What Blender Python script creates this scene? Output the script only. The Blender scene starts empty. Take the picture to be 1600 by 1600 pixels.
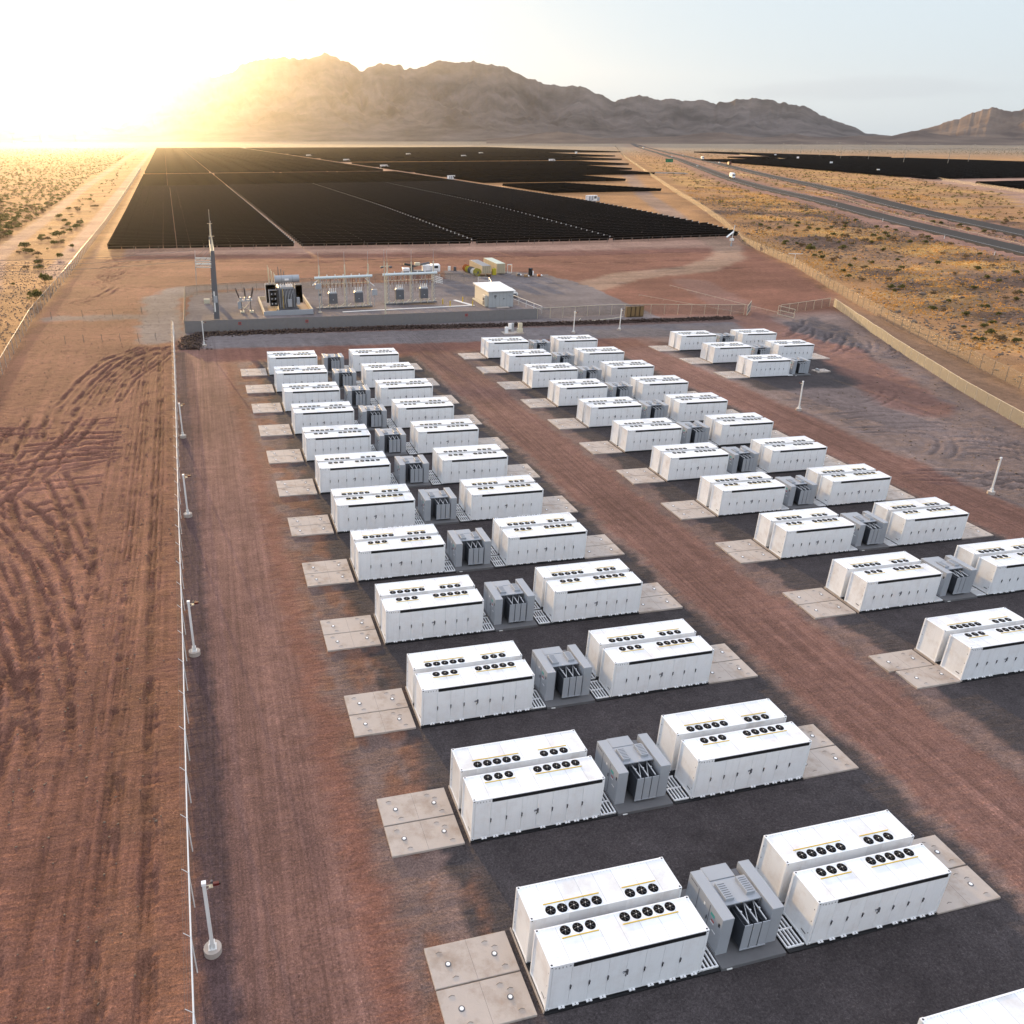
import bpy, math, random
import numpy as np
from mathutils import Matrix, Vector
random.seed(7); RNG = np.random.default_rng(7)
SC = bpy.context.scene
COL = SC.collection
R_ = math.radians
# ------------------------------------------------------------------ camera
YAW, PITCH = 0.2696, -0.4282
CAM = np.array([-9.5315, -19.6087, 31.538]); FPX = 1285.4668; PCX, PCY = 694.76, 800.0
Fw = np.array([math.sin(YAW)*math.cos(PITCH), math.cos(YAW)*math.cos(PITCH), math.sin(PITCH)])
Rt = np.array([math.cos(YAW), -math.sin(YAW), 0.0]); Up = np.cross(Rt, Fw)
cam = bpy.data.cameras.new('camera'); camo = bpy.data.objects.new('camera', cam); COL.objects.link(camo)
M = Matrix(((Rt[0], Up[0], -Fw[0], CAM[0]), (Rt[1], Up[1], -Fw[1], CAM[1]), (Rt[2], Up[2], -Fw[2], CAM[2]), (0, 0, 0, 1)))
camo.matrix_world = M
cam.sensor_width = 36; cam.lens = FPX*36/1600; cam.shift_x = (800-PCX)/1600; cam.clip_start = 0.5; cam.clip_end = 90000
SC.camera = camo
# ------------------------------------------------------------------ sky, sun, exposure
SUN_EL, SUN_AZ = R_(5.7), -0.14          # azimuth from +Y towards +X
w = bpy.data.worlds.new('World'); SC.world = w; w.use_nodes = True
nt = w.node_tree; nt.nodes.clear()
wo = nt.nodes.new('ShaderNodeOutputWorld'); bg = nt.nodes.new('ShaderNodeBackground')
sky = nt.nodes.new('ShaderNodeTexSky'); sky.sky_type = 'NISHITA'; sky.sun_disc = False
sky.sun_elevation = SUN_EL; sky.sun_rotation = SUN_AZ; sky.altitude = 500; sky.air_density = 1.0; sky.dust_density = 1.2; sky.ozone_density = 1.5
def NN(t, kind, **k):
    n = t.nodes.new('ShaderNode'+kind)
    for a, b in k.items(): setattr(n, a, b)
    return n
def math_(t, op, a, b=None, c=None):
    n = NN(t, 'Math', operation=op)
    for i, v in enumerate((a, b, c)):
        if v is None: continue
        if isinstance(v, (int, float)): n.inputs[i].default_value = v
        else: t.links.new(v, n.inputs[i])
    return n.outputs[0]
def mixc(t, f, a, b, mode='MIX'):
    n = NN(t, 'Mix', data_type='RGBA', blend_type=mode)
    for i, v in ((0, f), (6, a), (7, b)):
        if isinstance(v, (int, float)): n.inputs[i].default_value = v
        elif isinstance(v, tuple): n.inputs[i].default_value = (*v, 1)[:4]
        else: t.links.new(v, n.inputs[i])
    return n.outputs[2]
# clouds: a grey bank high above the ridge and thin streaks low in the east
tc = NN(nt, 'TexCoord'); sx = NN(nt, 'SeparateXYZ'); nt.links.new(tc.outputs['Generated'], sx.inputs[0])
az = math_(nt, 'ARCTAN2', sx.outputs[0], sx.outputs[1]); el = math_(nt, 'ARCSINE', sx.outputs[2])
cv = NN(nt, 'CombineXYZ'); nt.links.new(math_(nt, 'MULTIPLY', az, 6.0), cv.inputs[0]); nt.links.new(math_(nt, 'MULTIPLY', el, 34.0), cv.inputs[1])
no = NN(nt, 'TexNoise'); no.inputs['Scale'].default_value = 1.6; no.inputs['Detail'].default_value = 7; no.inputs['Roughness'].default_value = 0.6
nt.links.new(cv.outputs[0], no.inputs['Vector'])
def blob(ca, ce, wa, we):
    a = math_(nt, 'POWER', math_(nt, 'DIVIDE', math_(nt, 'SUBTRACT', az, ca), wa), 2.0)
    e = math_(nt, 'POWER', math_(nt, 'DIVIDE', math_(nt, 'SUBTRACT', el, ce), we), 2.0)
    return math_(nt, 'EXPONENT', math_(nt, 'MULTIPLY', math_(nt, 'ADD', a, e), -1.0))
def cmask(b, lo, hi):
    m = NN(nt, 'MapRange'); m.interpolation_type = 'SMOOTHSTEP'
    nt.links.new(math_(nt, 'ADD', math_(nt, 'MULTIPLY', b, 0.55), math_(nt, 'MULTIPLY', no.outputs[0], 0.6)), m.inputs[0])
    m.inputs[1].default_value = lo; m.inputs[2].default_value = hi
    return m.outputs[0]
c1 = cmask(blob(0.06, 0.137, 0.15, 0.020), 0.58, 0.74)
c2 = cmask(blob(0.70, 0.042, 0.17, 0.014), 0.52, 0.80)
overhead_fill = NN(nt, 'MapRange'); overhead_fill.interpolation_type = 'SMOOTHSTEP'; nt.links.new(el, overhead_fill.inputs[0]); overhead_fill.inputs[1].default_value = .22; overhead_fill.inputs[2].default_value = .8
# sky boosted above the frame, added fill light for the container fronts
lift = mixc(nt, 0.90, sky.outputs[0], mixc(nt, overhead_fill.outputs[0], (4.7, 5.45, 6.0), (8.4, 8.8, 10.1)))
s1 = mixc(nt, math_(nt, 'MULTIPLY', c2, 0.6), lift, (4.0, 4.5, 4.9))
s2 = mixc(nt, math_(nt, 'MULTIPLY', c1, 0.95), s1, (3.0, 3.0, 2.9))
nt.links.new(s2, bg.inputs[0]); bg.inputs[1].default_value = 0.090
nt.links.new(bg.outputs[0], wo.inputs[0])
sl = bpy.data.lights.new('sun', 'SUN'); sl.energy = 5.0; sl.angle = R_(0.6); sl.color = (1.0, 0.64, 0.28)
so = bpy.data.objects.new('sun', sl); COL.objects.link(so)
sd = Vector((math.sin(SUN_AZ)*math.cos(SUN_EL), math.cos(SUN_AZ)*math.cos(SUN_EL), math.sin(SUN_EL)))
so.rotation_euler = sd.to_track_quat('Z', 'Y').to_euler(); so.location = (0, 0, 60)
SC.view_settings.view_transform = 'Standard'; SC.view_settings.look = 'None'
SC.view_settings.exposure = 0.85; SC.view_settings.gamma = 1
SC.cycles.max_bounces = 5; SC.cycles.diffuse_bounces = 3; SC.cycles.glossy_bounces = 2; SC.cycles.transparent_max_bounces = 12; SC.cycles.volume_bounces = 0
SC.cycles.use_denoising = True
HAZE_DENSITY = 2.1e-5; HAZE_G = 0.865
# ------------------------------------------------------------------ terrain function
def sm(a, b, t):
    t = np.clip((np.asarray(t, float)-a)/(b-a), 0, 1); return t*t*(3-2*t)
def hh(x, y):
    x = np.asarray(x, float); y = np.asarray(y, float)
    gx = np.where(x > 60, 60+70*np.tanh((x-60)/70), x); gx = np.where(gx < -20, -20-30*np.tanh((-20-gx)/30), gx)
    return -0.0335*gx*(1-sm(140, 420, y))
GOFF = -0.12
def H(x, y): return float(hh(x, y))+GOFF
def pix(p):
    d = np.asarray(p, float)-CAM; z = d@Fw
    if z < 0.5: return (-9999, -9999)
    return PCX+FPX*(d@Rt)/z, PCY-FPX*(d@Up)/z
def inview(p, m=40):
    a, b = pix(p); return -m < a < 1600+m and -m < b < 1600+m
# ------------------------------------------------------------------ noise in numpy
def _hash(i, j, s):
    n = (i.astype(np.int64)*374761393 + j.astype(np.int64)*668265263 + s*1442695041) & 0xffffffff
    n = ((n ^ (n >> 13))*1274126177) & 0xffffffff
    return ((n ^ (n >> 16)) & 0xffff)/65535.0
def vn(x, y, s=0):
    i = np.floor(x); j = np.floor(y); u = x-i; v = y-j; u = u*u*(3-2*u); v = v*v*(3-2*v)
    return (_hash(i, j, s)*(1-u)+_hash(i+1, j, s)*u)*(1-v)+(_hash(i, j+1, s)*(1-u)+_hash(i+1, j+1, s)*u)*v
def fbm(x, y, s=0, o=4):
    r = 0; a = 1; t = 0
    for k in range(o):
        r = r+a*vn(x*2**k+17.3*k, y*2**k-9.1*k, s+k); t += a; a *= .5
    return r/t
# ------------------------------------------------------------------ materials
MATS = {}
def mat(name, col, rough=0.6, metal=0.0, var=0.0, vscale=3.0, bump=0.0, bscale=20.0, spec=0.4, dirt=None, dscale=0.6, sheets=0, streak=0):
    if name in MATS: return MATS[name]
    m = bpy.data.materials.new(name); m.use_nodes = True; t = m.node_tree; b = t.nodes['Principled BSDF']
    b.inputs['Roughness'].default_value = rough; b.inputs['Metallic'].default_value = metal
    b.inputs['Specular IOR Level'].default_value = spec
    tcn = NN(t, 'TexCoord'); c = (*col, 1)
    if var > 0:
        n = NN(t, 'TexNoise'); n.inputs['Scale'].default_value = vscale; n.inputs['Detail'].default_value = 5
        oi = NN(t, 'ObjectInfo'); av = NN(t, 'VectorMath', operation='ADD'); t.links.new(tcn.outputs['Object'], av.inputs[0])
        cx3 = NN(t, 'CombineXYZ'); [t.links.new(math_(t, 'MULTIPLY', oi.outputs['Random'], k_), cx3.inputs[i_]) for i_, k_ in enumerate((37.0, 91.0, 13.0))]; t.links.new(cx3.outputs[0], av.inputs[1])
        t.links.new(av.outputs[0], n.inputs['Vector'])
        f = math_(t, 'ADD', math_(t, 'MULTIPLY', n.outputs[0], 2*var), 1-var)
        if streak:      # faint rain marks running down the sheet metal
            mpp = NN(t, 'Mapping'); mpp.inputs['Scale'].default_value = (9, 9, .5); t.links.new(av.outputs[0], mpp.inputs[0]); sn = NN(t, 'TexNoise'); sn.inputs['Scale'].default_value = 1.0; sn.inputs['Detail'].default_value = 4; t.links.new(mpp.outputs[0], sn.inputs['Vector'])
            mrr = NN(t, 'MapRange'); t.links.new(sn.outputs[0], mrr.inputs[0]); mrr.inputs[1].default_value = .5; mrr.inputs[2].default_value = .75; mrr.inputs[3].default_value = 1.0; mrr.inputs[4].default_value = 1-streak
            f = math_(t, 'MULTIPLY', f, mrr.outputs[0])
        if sheets:      # sheet-metal panels of slightly different age
            sp = NN(t, 'SeparateXYZ'); t.links.new(tcn.outputs['Object'], sp.inputs[0]); wn = NN(t, 'TexWhiteNoise', noise_dimensions='2D'); cb = NN(t, 'CombineXYZ')
            t.links.new(math_(t, 'FLOOR', math_(t, 'DIVIDE', sp.outputs[0], .8675)), cb.inputs[0]); t.links.new(math_(t, 'MULTIPLY', oi.outputs['Random'], 77.0), cb.inputs[1]); t.links.new(cb.outputs[0], wn.inputs['Vector'])
            f = math_(t, 'MULTIPLY', f, math_(t, 'SUBTRACT', 1.0, math_(t, 'MULTIPLY', math_(t, 'POWER', wn.outputs[0], 3.0), sheets)))
        cc = NN(t, 'CombineColor'); [t.links.new(f, cc.inputs[i]) for i in range(3)]
        out = mixc(t, 1.0, c, cc.outputs[0], 'MULTIPLY')
        if dirt:
            n2 = NN(t, 'TexNoise'); n2.inputs['Scale'].default_value = dscale; n2.inputs['Detail'].default_value = 7; n2.inputs['Roughness'].default_value = .65
            t.links.new(av.outputs[0], n2.inputs['Vector'])
            mr = NN(t, 'MapRange'); t.links.new(n2.outputs[0], mr.inputs[0]); mr.inputs[1].default_value = .48; mr.inputs[2].default_value = .72
            out = mixc(t, math_(t, 'MULTIPLY', mr.outputs[0], dirt[1]), out, dirt[0])
        t.links.new(out, b.inputs['Base Color'])
    else: b.inputs['Base Color'].default_value = c
    if bump > 0:
        n = NN(t, 'TexNoise'); n.inputs['Scale'].default_value = bscale; n.inputs['Detail'].default_value = 4
        t.links.new(tcn.outputs['Object'], n.inputs['Vector'])
        bn = NN(t, 'Bump'); bn.inputs['Strength'].default_value = bump; bn.inputs['Distance'].default_value = .02
        t.links.new(n.outputs[0], bn.inputs['Height']); t.links.new(bn.outputs[0], b.inputs['Normal'])
    MATS[name] = m; return m
WHITE = mat('white_paint', (.87, .88, .89), .38, var=.03, vscale=1.2, dirt=((.44, .36, .30), .42), dscale=.8, sheets=.15, streak=.04)
WHITE2 = mat('white_trim', (.85, .86, .87), .42)
DOORW = mat('white_door_paint', (.86, .87, .885), .42, var=.03, vscale=2, streak=.05, dirt=((.48, .38, .31), .18), dscale=1.1)
BLACK = mat('black_plastic', (.012, .012, .014), .5)
SEAM = mat('dark_joint', (.10, .10, .11), .6)
YELLOW = mat('yellow_strip', (.62, .42, .03), .5)
LETTER = mat('dark_lettering', (.07, .07, .08), .5)
STICK = mat('white_sticker', (.9, .9, .9), .4)
GREY = mat('grey_cabinet_paint', (.35, .37, .40), .42, var=.05, vscale=1.5)
GREYD = mat('dark_grey_steel', (.11, .115, .13), .45, var=.1, vscale=3)
GREYP = mat('grey_plate', (.13, .13, .135), .7, var=.12, vscale=2)
FIN = mat('radiator_fin', (.045, .05, .06), .5)
GALV = mat('galvanised_steel', (.55, .56, .57), .38, metal=.6, var=.08)
GALVD = mat('weathered_steel', (.16, .15, .14), .55, metal=.3, var=.1)
CONC = mat('pale_concrete', (.45, .39, .345), .9, var=.10, vscale=1.2, bump=.25, bscale=9, dirt=((.26, .19, .14), .75), dscale=.8)
CONCY = mat('cream_concrete', (.56, .46, .32), .85, var=.08, vscale=1)
TEAL = mat('teal_sticker', (.05, .33, .30), .5); RED = mat('red_mark', (.45, .03, .02), .5)
TAN = mat('tan_container_paint', (.50, .42, .29), .55, var=.08, vscale=1)
TANG = mat('pale_green_roof', (.50, .56, .47), .5, var=.06); ROOFG = mat('grey_roof', (.22, .23, .25), .6, var=.1)
TYRE = mat('rubber', (.02, .02, .02), .8); GLASS = mat('dark_glass', (.02, .025, .03), .08)
ORANGE = mat('orange_drum', (.45, .12, .03), .6); YEL2 = mat('yellow_drum', (.50, .42, .03), .6); WOOD = mat('worn_wood', (.28, .17, .09), .8, var=.2, vscale=5)
BROWNP = mat('brown_panel', (.14, .09, .045), .6); GREEN = mat('sign_green', (.01, .16, .07), .5)
PANEL = mat('panel_back', (.006, .005, .005), .8, spec=.1); PGLASS = mat('panel_glass', (.01, .011, .016), .2)
PIPE = mat('white_pipe', (.78, .78, .76), .35); INSUL = mat('brown_insulator', (.22, .13, .09), .4); CREAM = mat('cream_metal', (.62, .56, .42), .5)
ROCKM = mat('dark_red_rock', (.065, .042, .035), .95, var=.5, vscale=2)
ROCKD = mat('desert_rock', (.17, .125, .095), .95, var=.45, vscale=1.3)
# leaves and dry grass: thin surfaces that let some light through
def leafmat(name, col, trans=.35):
    m = bpy.data.materials.new(name); m.use_nodes = True; t = m.node_tree; b = t.nodes['Principled BSDF']
    oi = NN(t, 'TexCoord'); n = NN(t, 'TexNoise'); n.inputs['Scale'].default_value = 1.7; t.links.new(oi.outputs['Object'], n.inputs['Vector'])
    c = mixc(t, n.outputs[0], tuple(v*.6 for v in col), tuple(min(1, v*1.4) for v in col))
    t.links.new(c, b.inputs['Base Color']); b.inputs['Roughness'].default_value = .8
    tr = NN(t, 'BsdfTranslucent'); t.links.new(c, tr.inputs[0]); mx = NN(t, 'MixShader'); mx.inputs[0].default_value = trans
    t.links.new(b.outputs[0], mx.inputs[1]); t.links.new(tr.outputs[0], mx.inputs[2]); t.links.new(mx.outputs[0], t.nodes['Material Output'].inputs[0])
    MATS[name] = m; return m
LEAF = leafmat('creosote_leaf', (.115, .11, .03), .5); DRY = leafmat('dry_scrub', (.20, .135, .07)); STRAW = leafmat('straw_grass', (.52, .29, .09), .45)
def meshmat(name, col, cover, scale):
    m = bpy.data.materials.new(name); m.use_nodes = True; t = m.node_tree; b = t.nodes['Principled BSDF']
    b.inputs['Base Color'].default_value = (*col, 1); b.inputs['Roughness'].default_value = .5
    tcn = NN(t, 'TexCoord'); n = NN(t, 'TexNoise'); n.inputs['Scale'].default_value = scale; t.links.new(tcn.outputs['Object'], n.inputs['Vector'])
    tr = NN(t, 'BsdfTransparent'); mx = NN(t, 'MixShader')
    f = math_(t, 'ADD', math_(t, 'MULTIPLY', n.outputs[0], .2), 1-cover-.1)
    t.links.new(f, mx.inputs[0]); t.links.new(b.outputs[0], mx.inputs[1]); t.links.new(tr.outputs[0], mx.inputs[2]); t.links.new(mx.outputs[0], t.nodes['Material Output'].inputs[0])
    MATS[name] = m; return m
CHAIN = meshmat('chain_link', (.17, .15, .135), .20, 1.0)
POSTB = None
FABRIC = meshmat('tan_fabric_screen', (.145, .15, .155), .82, 2.0)
GFAB = meshmat('grey_screen', (.20, .19, .19), .97, 2.0)
# ------------------------------------------------------------------ mesh builder
class MB:
    def __init__(s): s.v = []; s.f = []; s.m = []; s.mats = []
    def mi(s, m):
        if m not in s.mats: s.mats.append(m)
        return s.mats.index(m)
    def add(s, vs, fs, m):
        o = len(s.v); s.v += [tuple(v) for v in vs]; k = s.mi(m)
        for f in fs: s.f.append(tuple(i+o for i in f)); s.m.append(k)
    def box(s, x0, x1, y0, y1, z0, z1, m):
        s.add([(x0, y0, z0), (x1, y0, z0), (x1, y1, z0), (x0, y1, z0), (x0, y0, z1), (x1, y0, z1), (x1, y1, z1), (x0, y1, z1)],
              [(3, 2, 1, 0), (4, 5, 6, 7), (0, 1, 5, 4), (1, 2, 6, 5), (2, 3, 7, 6), (3, 0, 4, 7)], m); return s
    def bev(s, x0, x1, y0, y1, z0, z1, m, b=.03):
        # box with chamfered vertical and top edges
        def ring(e, z): return [(x0+e, y0+b, z), (x0+b, y0+e, z), (x1-b, y0+e, z), (x1-e, y0+b, z), (x1-e, y1-b, z), (x1-b, y1-e, z), (x0+b, y1-e, z), (x0+e, y1-b, z)]
        v = ring(0, z0)+ring(0, z1-b)+ring(b*.9, z1)
        f = [tuple(range(7, -1, -1)), tuple(range(16, 24))]
        for k in range(2):
            for i in range(8): f.append((k*8+i, k*8+(i+1) % 8, k*8+8+(i+1) % 8, k*8+8+i))
        s.add(v, f, m); return s
    def cyl(s, c, r, z0, z1, m, n=12, r2=None, cap=True):
        r2 = r if r2 is None else r2
        v = [(c[0]+r*math.cos(2*math.pi*i/n), c[1]+r*math.sin(2*math.pi*i/n), z0) for i in range(n)]+[(c[0]+r2*math.cos(2*math.pi*i/n), c[1]+r2*math.sin(2*math.pi*i/n), z1) for i in range(n)]
        f = [(i, (i+1) % n, n+(i+1) % n, n+i) for i in range(n)]
        if cap: f += [tuple(range(n-1, -1, -1)), tuple(range(n, 2*n))]
        s.add(v, f, m); return s
    def tube(s, a, b, r, m, n=6, r2=None):
        a = Vector(a); b = Vector(b); d = b-a
        if d.length < 1e-6: return s
        q = d.to_track_quat('Z', 'Y').to_matrix(); r2 = r if r2 is None else r2
        v = [a+q@Vector((r*math.cos(2*math.pi*i/n), r*math.sin(2*math.pi*i/n), 0)) for i in range(n)]+[b+q@Vector((r2*math.cos(2*math.pi*i/n), r2*math.sin(2*math.pi*i/n), 0)) for i in range(n)]
        s.add(v, [(i, (i+1) % n, n+(i+1) % n, n+i) for i in range(n)]+[tuple(range(n-1, -1, -1)), tuple(range(n, 2*n))], m); return s
    def path(s, pts, r, m, n=5):
        for a, b in zip(pts, pts[1:]): s.tube(a, b, r, m, n)
        return s
    def mesh(s, name):
        me = bpy.data.meshes.new(name); me.from_pydata(s.v, [], s.f)
        for m in s.mats: me.materials.append(m)
        me.polygons.foreach_set('material_index', s.m); me.update(); return me
    def build(s, name, parent=None, loc=None, smooth=False):
        me = s.mesh(name); o = bpy.data.objects.new(name, me); COL.objects.link(o)
        if smooth: me.polygons.foreach_set('use_smooth', [True]*len(s.f))
        if parent: o.parent = parent
        if loc: o.location = loc
        return o
def empty(name, loc=(0, 0, 0), rot=(0, 0, 0)):
    o = bpy.data.objects.new(name, None); COL.objects.link(o); o.location = loc; o.rotation_euler = rot; o.empty_display_size = .3; return o
def tag(o, label=None, cat=None, group=None, kind=None):
    if label: o['label'] = label
    if cat: o['category'] = cat
    if group: o['group'] = group
    if kind: o['kind'] = kind
    return o
KIDS = {}
def children(o):
    if o.name not in KIDS: KIDS[o.name] = [c for c in COL.objects if c.parent == o]
    return KIDS[o.name]
def copy_tree(o, parent=None):
    c = o.copy(); COL.objects.link(c)
    if parent is not None: c.parent = parent
    for ch in children(o): copy_tree(ch, c)
    return c
def npmesh(name, V, F, mats, mi=None, colors=None, extra=None, smooth=False, lanes=None):
    me = bpy.data.meshes.new(name); n = F.shape[1]
    me.vertices.add(len(V)); me.vertices.foreach_set('co', V.astype(np.float32).ravel())
    me.loops.add(F.size); me.loops.foreach_set('vertex_index', F.astype(np.int32).ravel())
    me.polygons.add(len(F)); me.polygons.foreach_set('loop_start', np.arange(0, F.size, n, dtype=np.int32))
    me.polygons.foreach_set('loop_total', np.full(len(F), n, np.int32))
    for m in mats: me.materials.append(m)
    if mi is not None: me.polygons.foreach_set('material_index', mi.astype(np.int32))
    if smooth: me.polygons.foreach_set('use_smooth', np.ones(len(F), bool))
    if colors is not None:
        a = me.attributes.new('tone', 'FLOAT_COLOR', 'POINT'); a.data.foreach_set('color', np.concatenate([colors, np.ones((len(V), 1))], 1).astype(np.float32).ravel())
    if extra is not None:
        a = me.attributes.new('relief', 'FLOAT', 'POINT'); a.data.foreach_set('value', extra.astype(np.float32))
    if lanes is not None:
        a = me.attributes.new('lanes', 'FLOAT', 'POINT'); a.data.foreach_set('value', lanes.astype(np.float32))
    me.update(calc_edges=True); me.validate(); return me
# ------------------------------------------------------------------ ground material
def ground_material():
    m = bpy.data.materials.new('earth_and_gravel'); m.use_nodes = True; t = m.node_tree; b = t.nodes['Principled BSDF']
    b.inputs['Roughness'].default_value = .95; b.inputs['Specular IOR Level'].default_value = .12
    a = NN(t, 'Attribute', attribute_name='tone'); r = NN(t, 'Attribute', attribute_name='relief'); tcn = NN(t, 'TexCoord')
    def noise(s, d=4, ro=.6):
        n = NN(t, 'TexNoise'); n.inputs['Scale'].default_value = s; n.inputs['Detail'].default_value = d; n.inputs['Roughness'].default_value = ro
        t.links.new(tcn.outputs['Object'], n.inputs['Vector']); return n.outputs[0]
    n1 = noise(9.0, 3, .8); n0 = noise(30.0, 2, .7); n2 = noise(.9, 5, .65); n3 = noise(.06, 6)
    def con(v, lo, hi, a_, b_):
        m_ = NN(t, 'MapRange'); t.links.new(v, m_.inputs[0]); m_.inputs[1].default_value = lo; m_.inputs[2].default_value = hi; m_.inputs[3].default_value = a_; m_.inputs[4].default_value = b_; return m_.outputs[0]
    f = math_(t, 'MULTIPLY', math_(t, 'MULTIPLY', con(n1, .3, .7, .58, 1.40), con(n1, .62, .74, 1.0, 1.5)), math_(t, 'MULTIPLY', con(n0, .3, .7, .66, 1.36), math_(t, 'MULTIPLY', con(n2, .3, .7, .80, 1.20), con(n3, .3, .7, .85, 1.15))))
    cc = NN(t, 'CombineColor'); [t.links.new(f, cc.inputs[i]) for i in range(3)]
    ln = NN(t, 'Attribute', attribute_name='lanes'); wv = NN(t, 'Mapping'); wv.inputs['Rotation'].default_value = (0, 0, .0288); wv.inputs['Scale'].default_value = (4.2, .055, 1); t.links.new(tcn.outputs['Object'], wv.inputs[0])
    st = NN(t, 'TexNoise'); st.inputs['Scale'].default_value = 1.0; st.inputs['Detail'].default_value = 5; st.inputs['Roughness'].default_value = .7; st.inputs['Distortion'].default_value = .15; t.links.new(wv.outputs[0], st.inputs['Vector'])
    stc = con(st.outputs[0], .32, .68, .76, 1.26); fl = math_(t, 'ADD', 1.0, math_(t, 'MULTIPLY', ln.outputs['Fac'], math_(t, 'SUBTRACT', stc, 1.0)))
    cl = NN(t, 'CombineColor'); [t.links.new(fl, cl.inputs[i]) for i in range(3)]
    t.links.new(mixc(t, 1.0, mixc(t, 1.0, a.outputs['Color'], cc.outputs[0], 'MULTIPLY'), cl.outputs[0], 'MULTIPLY'), b.inputs['Base Color'])
    mp = NN(t, 'Mapping'); mp.inputs['Scale'].default_value = (.35, 1.5, 1); mp.inputs['Rotation'].default_value = (0, 0, .35); t.links.new(tcn.outputs['Object'], mp.inputs[0])
    rp = NN(t, 'TexNoise'); rp.inputs['Scale'].default_value = 2.2; rp.inputs['Detail'].default_value = 4; t.links.new(mp.outputs[0], rp.inputs['Vector'])
    hgt = math_(t, 'ADD', math_(t, 'MULTIPLY', n1, .06), math_(t, 'ADD', math_(t, 'MULTIPLY', noise(1.6, 4, .6), .10), math_(t, 'ADD', math_(t, 'MULTIPLY', rp.outputs[0], .14), math_(t, 'MULTIPLY', math_(t, 'MULTIPLY', st.outputs[0], ln.outputs['Fac']), .22))))
    bn = NN(t, 'Bump'); bn.inputs['Distance'].default_value = 1.0; t.links.new(r.outputs['Fac'], bn.inputs['Strength'])
    t.links.new(hgt, bn.inputs['Height']); t.links.new(bn.outputs[0], b.inputs['Normal'])
    return m
GROUND = ground_material()
# ------------------------------------------------------------------ ground grid
def axis(parts):
    out = []
    for a, b, s in parts: out += list(np.arange(a, b-1e-6, s))
    return np.array(out)
def geo(a, b, s, k):
    out = []; x = a
    while x < b: out.append(x); x += s; s *= k
    out.append(b); return out
XS = np.array(sorted([-v for v in geo(80, 15000, 1.6, 1.09)][0:]) + list(axis([(-79, -42, 1.0), (-42, -13.9, .16), (-13.9, 34, .33), (34, 112, .6), (112, 262, 1.4)])) + geo(262, 15000, 1.9, 1.07))
YS = np.array(sorted([-v for v in geo(14, 6000, 1, 1.3)]) + list(axis([(-13, 48, .2), (48, 90, .28), (90, 140, .5), (140, 262, 1.2)])) + geo(262, 15000, 1.5, 1.017))
XX, YY = np.meshgrid(XS, YS)
ZZ = hh(XX, YY)+GOFF
U = XX+.0288*YY
def band(v, a, b, e): return sm(a-e, a+e, v)*(1-sm(b-e, b+e, v))
W1 = fbm(XX*.35, YY*.35, 3)-.5; W2 = fbm(XX*1.3, YY*1.3, 9)-.5; W3 = fbm(XX*.08, YY*.08, 21, 5)-.5
W4 = fbm(XX*3.1, YY*3.1, 41, 2)-.5
UW = U+W1*1.3+W2*.9+W4*.7; YW = YY+W1*1.6+W2*1.2+W4*.7
def seg_dist(pts, x, y):
    d = np.full(x.shape, 1e9)
    for (a, b), (c, e) in zip(pts, pts[1:]):
        L = (c-a)**2+(e-b)**2; tt = np.clip(((x-a)*(c-a)+(y-b)*(e-b))/L, 0, 1)
        d = np.minimum(d, np.hypot(x-a-tt*(c-a), y-b-tt*(e-b)))
    return d
def inpoly(pts, x, y):
    ins = np.zeros(x.shape, bool); n = len(pts)
    for i in range(n):
        a, b = pts[i]; c, e = pts[(i+1) % n]
        with np.errstate(divide='ignore', invalid='ignore'):
            ins ^= ((b > y) != (e > y)) & (x < (c-a)*(y-b)/(e-b+1e-12)+a)
    return ins
def C(*c): return np.array(c)
DIRT = C(.186, .087, .062); DIRTR = C(.172, .082, .061); ROAD = C(.170, .093, .075); GRAV = C(.058, .050, .051); GRAVP = C(.172, .128, .115)
SUBG = C(.16, .138, .138); SAND = C(.36, .19, .085); SAND2 = C(.46, .33, .17); PINK = C(.33, .20, .145); ORANGE_D = C(.20, .097, .063)
T = np.empty(XX.shape+(3,)); T[:] = DIRT; RL = np.full(XX.shape, .95)
def paint(mask, col, rl=None):
    global T, RL
    T = T*(1-mask[..., None])+col*mask[..., None]
    if rl is not None: RL = RL*(1-mask)+rl*mask
FENL = -40.5-.006*YY+np.where(YY > 300, -(YY-300)*.030, 0)
paint(sm(-2, 2, FENL-XX+W1*3), SAND, .9)                        # desert to the left
lsc = np.clip(fbm(XX*.06, YY*.14, 83, 5)*3-1.2, 0, 1)*sm(0, 15, FENL-XX)
paint(lsc*.6, C(.24, .14, .085), .9)
paint(sm(255, 290, YY)*(1-sm(-2, 2, FENL-XX)), SAND*.95, .5)
paint(band(XX, -40, 190, 4)*sm(235, 246, YY+W1*8), PINK, .4)    # under the solar field
# right of the battery yard
fx = np.interp(YY, [-50, 35, 58.7, 75.4, 101, 140.7, 198, 246, 299, 444, 747, 1372, 3002, 15000], [78, 80, 90.5, 97, 108.5, 127, 159, 173, 199, 262, 402, 693, 1473, 8000])
cx_ = np.interp(YY, [-50, 44, 73.5, 118.2, 198, 245.8, 299, 444, 747, 1372, 3002, 15000], [88, 95, 107, 124, 159, 173.2, 199, 262, 402, 693, 1473, 8000])
paint(sm(-3, 3, XX-62-W1*4)*band(YY, -60, 135, 6), GRAVP*1.15, 1.0)
paint(sm(-.5, 1.5, XX-fx+W2*2)*band(YY, -60, 150, 6), C(.26, .15, .09), 1.0)
paint(sm(-4, 4, XX-cx_+W1*5)*(1-sm(-4, 4, XX-9999)), SAND, .9)
yel = np.clip(fbm(XX*.055+3, YY*.030, 31, 5)*4.4-2.0, 0, 1)*sm(0, 25, XX-cx_)*(1-sm(500, 1500, YY))
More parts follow.
